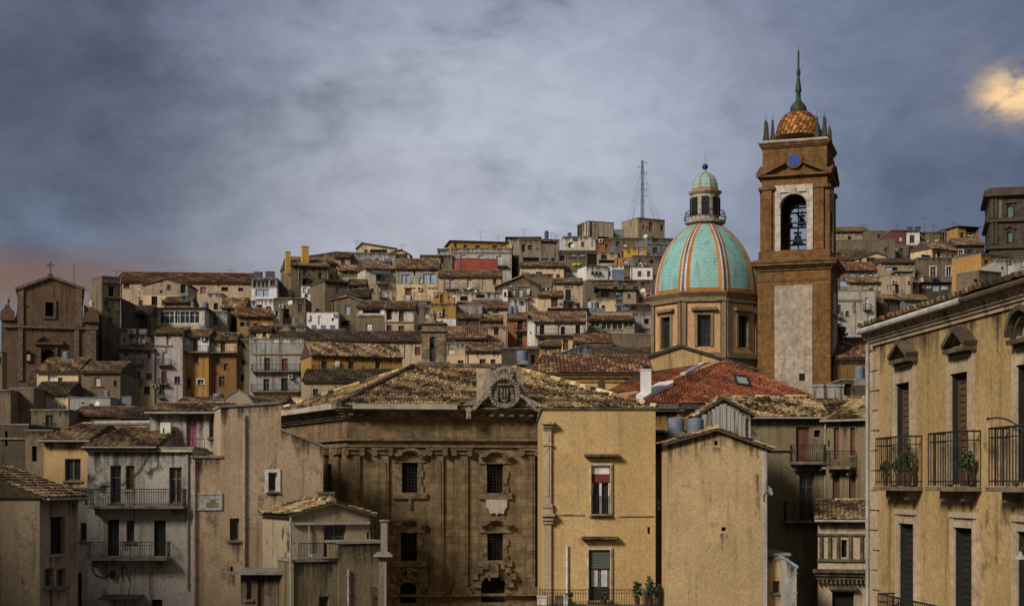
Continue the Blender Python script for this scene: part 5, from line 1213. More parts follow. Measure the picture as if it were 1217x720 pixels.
# ---- roofs between the palace and the dome
def red_house():
    root, fac = H('house with big red hipped tile roof, skylights and grey eaves', 757, 806, 489, 108, 'ochre', 'z', '', r=-.5, dep=9, copm=plain('grey eaves board', (.13,.12,.11)))
    K = fac.pt(fac.L, .6, ZP(480, 108)); E = fac.pt(-2.0, .6, K.z); Rr = PX(1000, 483, 112); Rr.z = K.z; A = PX(863, 428.5, 119)
    B = PX(716, 480, 121); B.z = K.z
    rm = MB(); tiles(rm, [E, K, A], 'r', .21, .36); tiles(rm, [K, Rr, A], 'r', .21, .36); tiles(rm, [B, E, A], 'r', .21, .36)
    ridge(rm, K, A, 'r'); rm.poly([Rr, B, A], (.12,.05,.03)); rm.poly([E, K, Rr, B], (.05,.04,.03))
    for a, b in ((E, K), (K, Rr)): rm.poly([a, b, b-UP*.38, a-UP*.38], (.10,.095,.09))
    rm.build('roof', TILE, root, root)
    m = MB(); wl = stucco('ochre'); f2 = Fac(0,0,0,0,A=V((K.x,K.y+.4)),B=V((Rr.x,Rr.y+.4))); wallgrid(m, f2, 0, 5, f2.L, K.z, [], .1); m.build('wall', wl, root, root)
    def skylight(P, U_, S_, lab):
        n_ = U_.cross(S_).normalized(); n_ = n_ if n_.z > 0 else -n_; m = MB()
        for a, b, w_, h in ((0,0,1,.1),(0,.9,1,.1),(0,.1,.1,.8),(.9,.1,.1,.8)): m.box(P+U_*a+S_*b+n_*.05, U_*w_, S_*h, n_*.18)
        w2 = m.build('skylight', FRAMES['dkdoor'] if lab else FRAMES['white'], root, root); m = MB(); m.box(P+U_*.1+S_*.1+n_*.08, U_*.8, S_*.8, n_*.06); m.build('pane', plain('skylight glass', (.30,.36,.42), .12, 0, .1, 1, .6), w2, root)
    def onroof(px, py, P0, P1, P2):
        nn = (P1-P0).cross(P2-P0); d = V(((px-CX)/F, 1, (HY-py)/F)); o = V((0,0,EYE)); t = (P0-o).dot(nn)/d.dot(nn); return o+d*t
    a = onroof(875,459,K,Rr,A); b = onroof(892,461,K,Rr,A); c = onroof(871,447.5,K,Rr,A); skylight(a, b-a, c-a, 1)
    a = onroof(808,447,E,K,A); b = onroof(815,446.5,E,K,A); c = onroof(831,434.5,E,K,A); skylight(a, b-a, c-a, 0)
    m = MB(); P = PX(768, 474, 109.5); fb = Fac(762, 109, 774, 109); fb.boxp(m, 762, 440, 774, 492, -.7, 0); fb.boxp(m, 761.3, 438.5, 774.7, 440, -.75, .05); ch = m.build('chimney', stucco('white', .5), root, root)
    m = MB(); fb.boxp(m, 765, 435.5, 771.5, 438.5, -.55, -.15); fb.boxp(m, 764, 434, 772.5, 435.4, -.6, -.1); m.build('chimney_cap', IRON, ch, root)
    # second red wing behind, with white gaps
    rm = MB(); a = PX(712, 471, 118); b = PX(764, 463, 116); c = PX(846, 431, 126); d = PX(758, 443.5, 128); tiles(rm, [a, b, c, d], 'r', .26, .4); rm.build('rear_roof', TILE, root, root)
    m = MB(); q = [onroof(x, y, E, K, A)+V((0,-.1,.35)) for x, y in ((756,474.5),(783,459.5),(800,457.5),(800,460),(776,471),(764,479))]; m.poly(q); m.poly([p-UP*.3 for p in q])
    for i in range(len(q)): m.poly([q[i], q[(i+1)%6], q[(i+1)%6]-UP*.3, q[i]-UP*.3])
    m.build('dormer_flank', stucco('white', .6), root, root)
red_house()
r_, f_ = H('ochre house with long brown hipped tile roof behind the stone palace', 632, 775, 443.5, 127, 'palazzo', 'tm424,645,800', 'k650,454,659,459 k702.5,452,704,454', dep=11, bands=None, near=False)
m = MB(); f_.boxp(m, 634, 444.5, 775, 448.5, .02, .28); f_.boxp(m, 634, 452, 775, 454, .02, .12); m.build('cornice', stucco('ochre'), r_, r_)
m = MB(); f_.boxp(m, 691, 456, 693, 475, .05, .15); m.build('iron_post', IRON, r_, r_)
fb = Fac(711, 104, 719.5, 104); root = thing('chimney_stack', 'square dark chimney stack between the brown roof and the red roof', 'chimney', PX(715, 480, 104)); m = MB(); fb.boxp(m, 711, 453, 719.5, 490, -.5, 0); fb.boxp(m, 712, 449.5, 718.5, 453, -.45, -.05); fb.boxp(m, 713.2, 447.8, 717.3, 449.5, -.4, -.1); m.build('stack', stucco('dark'), root, root)
# bush beside the tower
def bush():
    p = PX(1000, 404, 156); root = thing('tree', 'small dark green bushy tree beside the bell tower', 'tree', p-UP*2); m = MB(); m.cyl(p-UP*2, p+UP*.6, .12, .05, 7)
    for i in range(6): m.cyl(p, p+V((random.uniform(-.5,.5), random.uniform(-.4,.4), random.uniform(.6,1.5))), .05, .015, 5)
    m.build('trunk', plain('bark', (.06,.045,.03)), root, root); m = MB()
    for i in range(9): foliage(m, p+V((random.uniform(-.45,.45), random.uniform(-.4,.4), random.uniform(-.3,1.5))), .42, .35, 110, .10)
    m.build('crown', LEAF, root, root)
bush()

# ================================================================== FOREGROUND
# ---- the dark stone palace with the coat of arms
def stone_palace():
    FP = Fac(412, 85, 763, 87.5); FL = Fac(335, 96, 412, 85); c = (.205,.152,.086)
    st = ashlar('palace ashlar', c, (FP.u.x, FP.u.y), .95, .43, .010, .62, .9, .22); stl = ashlar('palace ashlar flank', (.21,.14,.075), (FL.u.x, FL.u.y), .95, .43, .010, .62, .9, .22)
    trim = plain('palace carved stone', (.16,.125,.078), .95, 0, .55, 2.5)
    root = thing('stone_palace', 'big dark stone baroque palace with grated windows and carved coat of arms', 'palace', FP.pt(FP.L/2, 0, 0))
    zt = FP.px(590, 496)[1]; L = FP.L
    wins = [(477.5,549.5,496.5,585), (476.5,633,495.5,666), (475.5,692,494.5,716), (578.5,551,598,585.5), (579,633,598,665.5), (572,683,600.5,735), (680,551,699,585), (680,633,699,665)]
    hs = [FP.rect(*q) for q in wins]; m = MB(); wallgrid(m, FP, 0, -1, L, zt, hs, .45)
    for q in (0, L): pass
    m.poly([FP.pt(L,0,-1), FP.pt(L,-18,-1), FP.pt(L,-18,zt), FP.pt(L,0,zt)]); m.build('front_wall', st, root, root)
    hl = FL.rect(389, 551, 394, 584); m = MB(); wallgrid(m, FL, 0, -1, FL.L, zt, [hl], .45); m.build('side_wall', stl, root, root)
    for i, h in enumerate(hs):
        m = MB(); a, b, c_, d = h; m.poly([FP.pt(a,-.44,b), FP.pt(c_,-.44,b), FP.pt(c_,-.44,d), FP.pt(a,-.44,d)]); w_ = m.build('door' if i == 5 else 'window', VOID, root, root)
        if i not in (2, 5): grille(root, w_, FP, h, -.12, .17)
        m = MB()
        if i in (2, 5): ngon_arch(m, FP, *h, -.003, .28 if i == 2 else .5, 12, .4)
        s_ = .26
        if i == 5:
            r = (c_-a)/2; ar = [((a+c_)/2-(r+.25)*math.cos(math.pi*j/14), d-r+(r+.25)*math.sin(math.pi*j/14)) for j in range(15)]; sweep(m, FP, ar, .42, .02, .22)
            FP.boxu(m, (a+c_)/2-.22, d-.1, (a+c_)/2+.22, d+.75, .1, .5)
            for s2 in (-1, 1):
                for j in range(4): an = .5+.35*j; p = ((a+c_)/2+s2*(r+.55)*math.cos(an), d-r+(r+.6)*math.sin(an)); FP.boxu(m, p[0]-.16, p[1]-.16, p[0]+.16, p[1]+.16, .05, .35)
        else:
            for j in range(int((d-b)/.42)):
                ww = s_*.8 if j % 2 else s_*1.15; z = b+j*.42; FP.boxu(m, a-ww, z, a-.003, z+.40, .02, .09); FP.boxu(m, c_+.003, z, c_+ww, z+.40, .02, .09)
            FP.boxu(m, a-.45, d+.003, c_+.45, d+.42, .02, .09); FP.boxu(m, a-.5, b-.34, c_+.5, b-.003, .02, .16)
        if i in (0, 3, 6, 1, 4, 7):
            up = i in (0, 3, 6); zb = d+(.45 if up else .5); hwid = (c_-a)/2+.42; mid = (a+c_)/2; P = []
            for j in range(21):
                t = -1+2*j/20; e = max(0, 1-(t/.62)**2) if abs(t) < .62 else 0; P.append((mid+t*hwid, zb+.30*math.sqrt(e) if e > 0 else zb))
            sweep(m, FP, P, .16, .02, .42); sweep(m, FP, [(p[0], p[1]-.15) for p in P[1:-1]], .13, .02, .26)
            if i in (1, 4, 7):
                for s2 in (-1, 1):
                    pts = [(mid+s2*(.12+.34*math.sin(j*.55)*(1-j*.04)+j*.055), b-.45-.085*j) for j in range(9)]; sweep(m, FP, pts, .12, .02, .2)
                FP.boxu(m, mid-.13, b-1.0, mid+.13, b-.4, .02, .24)
            elif i == 0: FP.boxu(m, mid-.07, b-.9, mid+.07, b-.34, .02, .14)
        m.build('window_surround', trim, w_, root)
    # marble plaque under the middle window
    m = MB(); P = [FP.px(x, y) for x, y in ((577,591),(602.5,591),(602,603),(600,604),(598,610.5),(593,609),(590,611.5),(587,609),(582,610.5),(580,604),(577.5,603))]
    lo = [FP.pt(u, .03, z) for u, z in P]; hi = [FP.pt(u, .13, z) for u, z in P]; m.poly(hi)
    for i in range(len(P)): j = (i+1) % len(P); m.poly([lo[i], lo[j], hi[j], hi[i]])
    m.build('marble_plaque', plain('pale marble', (.42,.39,.34), .7, 0, .2, 3), root, root)
    m = MB(); gl = MB()
    def run(q, o):
        z0, z1 = FP.px(590, q[1])[1], FP.px(590, q[0])[1]; FP.boxu(m, -o*.62, z0, L+o, z1, .02, o); FL.boxu(m, -1, z0-.003, FL.L+o*.62, z1-.003, .02, o)
    for y0, y1, o in ((521.5,524,.22), (529.5,531.5,.16), (704.5,707.5,.3), (715,735,.2)): run((y0, y1), o)
    m.build('string_course', trim, root, root)
    m = MB(); M_ = m
    for y0, y1, o in ((485,487,.78), (487,489.5,.66), (489.5,493,.46), (493,496.5,.32), (496.5,499,.2)): run((y0, y1), o)
    n_ = int(L/.55)
    for i in range(n_): u = i*L/n_+.1; FP.boxu(m, u, FP.px(590,495)[1], u+.25, FP.px(590,492.5)[1], .33, .58)
    m.build('cornice', plain('palace cornice', (.15,.12,.08), .95, 0, .6, 1.5), root, root)
    # pilasters with scrolled capitals
    for x in (420, 454, 519, 548, 628, 657, 722, 752):
        m = MB(); u = FP.px(x, 600)[0]; h = .36; z0, z1 = FP.px(590,697)[1], FP.px(590,541)[1]
        FP.boxu(m, u-h, z0, u+h, z1, .02, .15); FP.boxu(m, u-h*.62, z0+.5, u+h*.62, z1-.4, .151, .19); FP.boxu(m, u-h-.14, z0-.18, u+h+.14, z0-.002, .02, .26); FP.boxu(m, u-h-.22, z0-.36, u+h+.22, z0-.182, .02, .32)
        FP.boxu(m, u-h-.1, z1+.05, u+h+.1, z1+.28, .02, .24); FP.boxu(m, u-h-.25, z1+.285, u+h+.25, z1+.40, .02, .36)
        for s2 in (-1, 1): p = FP.pt(u+s2*(h+.08), .02, z1+.12); m.cyl(p, p+FP.N()*.34, .17, .17, 10)
        m.build('pilaster', st, root, root)
    for x in (387, 402):
        m = MB(); u = FL.px(x, 600)[0]; h = .45; z0, z1 = FP.px(590,697)[1], FP.px(590,541)[1]; FL.boxu(m, u-h, z0, u+h, z1, .02, .17); FL.boxu(m, u-h-.2, z1+.05, u+h+.2, z1+.40, .02, .34); FL.boxu(m, u-h-.2, z0-.36, u+h+.2, z0-.002, .02, .3); m.build('pilaster', stl, root, root)
    a, b, c_, d = hl; m = MB(); m.poly([FL.pt(a,-.4,b), FL.pt(c_,-.4,b), FL.pt(c_,-.4,d), FL.pt(a,-.4,d)]); m.build('window', VOID, root, root)
    # roof
    ze = FP.px(590, 485)[1]+.02; E1 = FP.pt(-.45, .75, ze); E2 = FP.pt(L+.7, .75, ze); EB = FL.pt(-2.4, .75, ze)
    RL = PX(490, 437, 95); RR = RL + FP.U()*6.4; EK = E2 - FP.N()*19
    rm = MB(); tiles(rm, [E1, E2, RR, RL], 'o', .185, .33); tiles(rm, [EB, E1, RL], 'o', .185, .33); tiles(rm, [E2, EK, RR], 'o', .185, .33)
    rm.poly([EK, EB, RL, RR], (.12,.09,.05)); rm.poly([E1-UP*.05, E2-UP*.05, EK-UP*.05, EB-UP*.05], (.06,.05,.03))
    for f in (.12, .30):
        lf = RL.lerp(E1, 1-f); rg = RR.lerp(E2, 1-f); ridge(rm, lf+UP*.10, rg+UP*.10, 'd', .13, .4); l2 = RL.lerp(EB, 1-f); ridge(rm, l2+UP*.1, lf+UP*.1, 'd', .12, .4)
    ridge(rm, E1+UP*.1, RL+UP*.1, 'd', .17, .45); ridge(rm, E2+UP*.1, RR+UP*.1, 'o', .17, .45); ridge(rm, RL+UP*.1, RR+UP*.1, 'd', .17, .45); ridge(rm, EB+UP*.1, RL+UP*.1, 'o', .15)
    rm.build('roof', TILE, root, root)
    m = MB(); FP.boxu(m, .3, ze-.15, FP.px(541,486)[0], ze+.14, .2, 1.0); FL.boxu(m, -1, ze-.15, FL.L+.2, ze+.137, .2, .98); m.build('gutter_ledge', plain('pale lead flashing', (.40,.35,.29), .8, 0, .25, 1), root, root)
    # coat of arms
    arms = plain('carved arms stone', (.27,.235,.185), .95, 0, .5, 3.5); m = MB(); q = FP.px
    base = [q(x, y) for x, y in ((542,487.5),(545,483),(556,478),(566,474),(572,468),(574,455),(578,441),(617,441),(620,455),(622,468),(628,474),(636,478),(642,483),(645,487.5))]
    lo = [FP.pt(u, -.25, z) for u, z in base]; hi = [FP.pt(u, .55, z) for u, z in base]; m.poly(lo); m.poly(hi)
    for i in range(len(base)): j = (i+1) % len(base); m.poly([lo[i], lo[j], hi[j], hi[i]])
    bk = m.build('crest_backing', arms, root, root)
    m = MB(); FP.boxp(m, 569, 437, 584, 480, -1.0, -.3); m.build('crest_buttress', plain('pale crest plaster', (.42,.34,.235), .95, 0, .3, 1.5), root, root)
    m = MB(); cu, cz = q(597, 467.5); k = 85.5/F
    for rr, w_, o in ((17.5,3.4,.92), (14.2,2.2,.8)):
        P = [(cu+rr*k*math.cos(2*math.pi*i/36), cz+rr*k*math.sin(2*math.pi*i/36)) for i in range(37)]; sweep(m, FP, P, w_*k, .5, o)
    for i in range(28): an = 2*math.pi*i/28; p = FP.pt(cu+17.5*k*math.cos(an), .9, cz+17.5*k*math.sin(an)); m.lathe(p-UP*.07, [(.01,0),(.07,.03),(.09,.07),(.07,.11),(.01,.14)], 6)
    m.build('crest_ring', arms, bk, root)
    m = MB(); sh = [(-6,9),(6,9),(6.6,2),(5.6,-5),(3,-9.5),(0,-12),(-3,-9.5),(-5.6,-5),(-6.6,2)]; P = [(cu+x*k, cz+y*k) for x, y in sh]; lo = [FP.pt(u,.55,z) for u,z in P]; hi = [FP.pt(u,.78,z) for u,z in P]; m.poly(hi)
    for i in range(9): m.poly([lo[i], lo[(i+1)%9], hi[(i+1)%9], hi[i]])
    for x in (-10, 10): sweep(m, FP, [(cu+x*k*.95, cz-9*k), (cu+x*k, cz-2*k), (cu+x*.82*k, cz+6*k)], .19, .55, .85); m.lathe(FP.pt(cu+x*.8*k, .75, cz+6.5*k), [(.01,0),(.1,.1),(.01,.22)], 8)
    for x in (-3.4, 0, 3.4): FP.boxu(m, cu+(x-.8)*k, cz-6*k, cu+(x+.8)*k, cz+6*k, .782, .88)
    FP.boxu(m, cu-8*k, cz+8.4*k, cu+8*k, cz+11*k, .6, .95); m.build('shield', plain('darker arms stone', (.17,.145,.115), .95, 0, .6, 4), bk, root)  # shield in a darker tone than the arms around it
    for s2 in (-1, 1):
        m = MB(); P = [(cu+s2*(19+24*t)*k, cz+(-3-17*t**.75+2.5*math.sin(t*6))*k) for t in [i/12 for i in range(13)]]; sweep(m, FP, P, 4.2*k, .4, .95)
        e = P[-1]; c0 = FP.pt(e[0], .3, e[1]); m.cyl(c0, c0+FP.N()*.75, 3.3*k, 3.3*k, 14); FP.boxu(m, e[0]-.1, e[1]-.3-4*k, e[0]+.12, e[1]-2*k, .5, 1.0); m.build('crest_scroll', arms, bk, root)
    m = MB(); zc = cz+19*k
    for i in range(7):
        x = -10+20*i/6; FP.boxu(m, cu+(x-1.1)*k, zc, cu+(x+1.1)*k, zc+(5+3*abs(math.cos(i*1.1)))*k, .35, .7); m.lathe(FP.pt(cu+x*1.12*k, .52, zc+(6+3*abs(math.cos(i*1.1)))*k), [(.01,0),(.1,.06),(.1,.14),(.01,.2)], 7)
    FP.boxu(m, cu-9*k, zc-2*k, cu+9*k, zc+2*k, .3, .85); sweep(m, FP, [(cu-9.5*k, zc+3*k), (cu-5*k, zc+10*k), (cu, zc+11.5*k), (cu+5*k, zc+10*k), (cu+9.5*k, zc+3*k)], .17, .4, .66); m.build('crown', arms, bk, root)
stone_palace()

# ---- the ochre palazzo in the middle
def moulding(root, fac, q, m=None, w=3, o=.09, mat=None, name='window_surround'):
    x0, y0, x1, y1 = q; a, b, c, d = fac.rect(*q); e = w*72/F; mb = MB()
    fac.boxu(mb, a-e, b, a-.003, d+e, .003, o); fac.boxu(mb, c+.003, b, c+e, d+e, .003, o); fac.boxu(mb, a-.003, d+.003, c+.003, d+e, .003, o); fac.boxu(mb, a-e*.45, b, a-.02, d+e*.5, o, o+.05); fac.boxu(mb, c+.02, b, c+e*.45, d+e*.5, o, o+.05)
    return mb.build(name, mat or PALETRIM, root, root)
def palazzo():
    root, f = H('tall ochre palazzo with red blind and green blind windows beside the stone palace', 645, 779, 487, 72, 'palazzo', 'f', 'w703,553,725,612 w700,653,725,713 k769.5,626,772.5,634', near=True, dep=14, cat='palazzo', name='palazzo', dirt=.55, rec=.24, copm=DARKTRIM)
    moulding(root, f, (703,553,725,612)); moulding(root, f, (700,653,725,713))
    for q in ((694.5,539.5,735.5,542.5), (691,637,734,640.5)): m = MB(); f.boxp(m, *q, .003, .38); f.boxp(m, q[0]+1.5, q[3], q[2]-1.5, q[3]+1.6, .003, .25); m.build('hood', DARKTRIM, root, root)
    m = MB(); f.boxp(m, 703.6, 553, 724.4, 563, -.13, -.05); bl = m.build('blind_box', PVC, root, root)
    m = MB(); f.boxp(m, 703.6, 563, 724.4, 573, -.15, -.06)
    for i in range(6): f.boxp(m, 703.6, 563+i*1.7, 724.4, 563.6+i*1.7, -.06, -.045)
    m.build('red_blind', plain('red blind', (.22,.045,.05), .7, 0, .1), root, root)
    m = MB(); f.boxp(m, 700.6, 653, 724.4, 675.5, -.15, -.06)
    for i in range(12): f.boxp(m, 700.6, 653.4+i*1.85, 724.4, 654.2+i*1.85, -.06, -.04)
    m.build('green_blind', plain('grey green blind', (.10,.125,.115), .7, 0, .1), root, root)
    m = MB(); f.boxp(m, 703, 676.5, 710.5, 697, -.17, -.15); f.boxp(m, 714.5, 676.5, 722, 697, -.17, -.15); m.build('curtain', FRAMES['curtain'], root, root)
    m = MB(); f.boxp(m, 701, 698, 724.5, 712.5, -.17, -.13); m.build('door_panel', FRAMES['dkdoor'], root, root)
    m = MB(); f.boxp(m, 712.4, 573, 715.2, 612, -.17, -.10); f.boxp(m, 703.4, 573, 705, 612, -.17, -.1); f.boxp(m, 723.2, 573, 724.6, 612, -.17, -.1); m.build('white_window_frame', PVC, root, root)
    a, b, c, d = f.rect(703.5, 589, 724.5, 611.5); m = MB(); n = 12
    for i in range(n+1): x = a+(c-a)*i/n; m.cyl(f.pt(x,.0,b), f.pt(x,.0,d), .012, .012, 5)
    for z in (b+.06, d): m.cyl(f.pt(a,.0,z), f.pt(c,.0,z), .018, .018, 5)
    m.build('window_rail', IRON, root, root)
    m = MB(); f.boxp(m, 702, 610.3, 726, 612.3, .1, .24); f.boxp(m, 658, 610.8, 694, 612.2, .003, .05); f.boxp(m, 735, 612.5, 777, 614, .003, .05); m.build('string_course', STONETRIM, root, root)
    # corner pilaster
    m = MB(); f.boxp(m, 646, 511, 655, 598, .003, .14); f.boxp(m, 648.5, 515, 652.5, 590, .14, .17); f.boxp(m, 646, 622, 655, 735, .003, .14)
    for q, o in (((643.5,500.5,658.5,504),.45), ((644.5,504,657,508),.3), ((645.3,508,656,511),.2), ((645,527,656,529.5),.22), ((644.5,598,656.5,603),.22), ((644,603,657,609.5),.16), ((643,609.5,659,613),.42), ((644,613,658,618),.3), ((645,618,657,622),.22)): f.boxp(m, *q, .003, o)
    m.build('corner_pilaster', stucco('sand'), root, root)
    m = MB(); f.boxp(m, 645.2, 483.5, 657.5, 486.8, -1, .03); m.build('parapet_block', stucco('palazzo'), root, root)
    m = MB(); x = f.px(674, 670)[0]; m.cyl(f.pt(x,.08,f.px(674,706)[1]), f.pt(x,.08,f.px(674,648)[1]), .055, .055, 8); m.build('white_pipe', PVC, root, root)
    # balcony along the foot
    balcony(root, f, 640, 698.5, 786, 718.5, near=True, proj=1.1)
    for (x, w_) in ((664, 9), (671.5, 5)):
        m = MB(); f.boxp(m, x-w_/2, 706, x+w_/2, 718, .35, .8); o = m.build('air_conditioner', PVC if w_ < 6 else FRAMES['w'], root, root)
    m = MB(); f.boxp(m, 638, 707, 649, 716, .9, 1.35); f.boxp(m, 637.4, 705.5, 649.6, 707, .86, 1.39); o = m.build('planter_box', stucco('pale')); tag(o, 'square stone planter at the left end of the ochre palazzo balcony', 'planter')
    p = f.px(765, 717); 
    for dx, hh, lab in ((-.35,.75,'tall spiky potted plant at the right of the ochre palazzo balcony'),(.25,.95,'tallest cactus-like plant at the right of the ochre palazzo balcony'),(.62,.6,'smaller plant by the drainpipe on the ochre palazzo balcony')): plant(f.pt(p[0]+dx, .6, p[1]+.02), .22, hh, lab, 120, .10)
    p = f.px(676, 717); plant(f.pt(p[0], .7, p[1]+.02), .2, .3, 'low potted plant beside the air conditioner on the ochre balcony', 60); p = f.px(716, 717); plant(f.pt(p[0], .75, p[1]+.02), .28, .28, 'low potted plant before the ochre palazzo balcony door', 70)
    return f
palazzo()
H('narrow ochre return wall with brown shutters and white drainpipe', 776, 797, 533, 73.5, 'palazzo', 'f', 's784.5,553,789,601 s784.5,658,789,712 I779.3,546,781.3,735 A780,594,783.5,606 L782,640,790,642.5 L783,547,793,548.5', near=True, dep=6, dirt=.6)
r_, f_ = H('blank beige gabled house with two tiny holes in its front wall', 792.5, 912, [(792.5,528),(851,511.5),(912,533.5)], 70, 'beige', 'go', 'k849,523.5,853.2,529 k857.5,626,862.8,630.8', near=True, dep=9, dirt=.75)
m = MB(); f_.boxp(m, 905.5, 536, 911.6, 735, .003, .03); m.build('corner_strip', stucco('greywall'), r_, r_)
H('low beige annex with small barred window at the foot of the blank gable', 911.8, 938, 660, 70.5, 'beige', 'f', 'w918.5,690,927,704', near=True, dep=4)
H('grey metal-clad lean-to with pale pipe edge beside the beige annex', 933, 946.5, [(933,664),(946.5,675)], 69.3, 'greywall', 'f', 'I944.8,674,946.2,735', near=True, dep=3, copm=FRAMES['blue'])
H('olive brown courtyard house with red door and two balconies', 868, 984, 495.5, 88, 'olive', 'to473.5', 'r946,507,962,548 k967.5,511,975,519 w950,560,968,617 I979.5,500,981.3,600 B938,529,980,549 B931,596,985,618 A966,606.5,974,617 L885,534,940,535.2', near=True, dep=9)
H('dark courtyard house with red-curtained windows under a sagging roof', 982, 1038, 498, 85.5, 'olive', 'to478', 'r991,508,997,546 r1010.5,508,1016,541 s989.5,561,998,605 s1009,562,1017,601 k984,523,986,531 B985,536,1018,554.5', r=-1.8, near=True, dep=7)
dish(913.3, 583, 6.5, 69.6, 'pale satellite dish on the right corner of the blank beige gable', .9)
H('corrugated metal shed with rust streaks on the courtyard house', 829, 892, [(829,494),(859,474),(892,492)], 80.5, 'greywall', 'go', 'k865,500,866.5,502', near=True, dep=4, dirt=2.6, zb=14)
def rust_sheets():
    f = Fac(829, 80.4, 892, 80.4)
    m = MB(); root = thing('metal_sheets', 'row of upright rusty zinc sheets closing the shed gable', 'metal sheets', f.pt(f.L/2, .1, 16))
    mt, t, b = newmat('rusty zinc'); v = seedvec(t); st = t.noise(t.mapping(v, (3,3,.25)), 1.3, 5, .6); c = t.mix(t.ramp(st, .48, .66), (.36,.36,.34), (.12,.055,.028)); t.l.new(c, b.inputs['Base Color']); b.inputs['Roughness'].default_value = .6
    xs = [834, 841, 845.5, 850, 855, 858, 863, 868, 872, 877, 881, 886]
    for i, (a, b_) in enumerate(zip(xs, xs[1:])):
        tp = 477 + abs((a+b_)/2-859)*.62 + 2; f.boxp(m, a+.2, tp, b_-.2, 520, .05+.05*(i % 2), .09+.05*(i % 2))
    m.build('sheet', mt, root, root)
    m = MB(); f2 = Fac(968, 92, 1006, 92); f2.boxp(m, 967, 459, 1003, 473, -.6, 0); f2.boxp(m, 966.5, 456.5, 1003.5, 459.2, -.65, .05); o = m.build('metal_roof_box', mt); tag(o, 'long rusty metal box on the roof beside the bell tower', 'metal box')
rust_sheets()
for a in [('v',793.5,495.5,813.5,513.5,76,'left of two blue water tanks behind the blank beige gable'),('v',816,496,836.5,513,76,'right of two blue water tanks behind the blank beige gable'),
          ('v',1016,434.5,1027,450.5,118,'left blue tank between the bell tower and the ochre corner house'),('v',1027.5,434,1038,450.5,118,'right blue tank half hidden by the ochre corner house')]: tank(*a)
H('low roof block carrying two blue tanks behind the blank beige gable', 776, 842, 513.5, 77, 'tan', 'f', '', dep=5)
H('dark flat-roofed house carrying tanks between the tower and the ochre corner house', 1000, 1046, 452, 120, 'dark', 'f', 'k1003,456,1012,470', dep=6)
H('low house with tumbled tile roof below the bell tower', 962, 1040, 486, 93, 'dark', 'tn474', '', dep=6)
# ---- small classical house
r_, f_ = H('small weathered classical house with bracketed cornice and tile roof', 972, 1048, 618, 72, 'sand', 'tn597', 'k1000,641,1006.5,662 k989,703,1015,735', near=True, dep=8, dirt=1.8, r=-.6)
m = MB()
for q, o in (((966,676,1050,680),.45), ((968,680,1050,684),.3), ((970,684,1050,688),.18), ((971,619,1050,622),.25), ((971,664,1050,667),.12), ((971,634,1050,636.5),.10), ((985,696,1018,700),.35)): f_.boxp(m, *q, .003, o)
for x in (974, 984, 994, 1008.5, 1022): f_.boxp(m, x, 637, x+3.5, 664, .003, .12)
for x in range(972, 1046, 5): f_.boxp(m, x, 688, x+2, 693, .003, .3)
m.build('stone_trim', DARKTRIM, r_, r_)
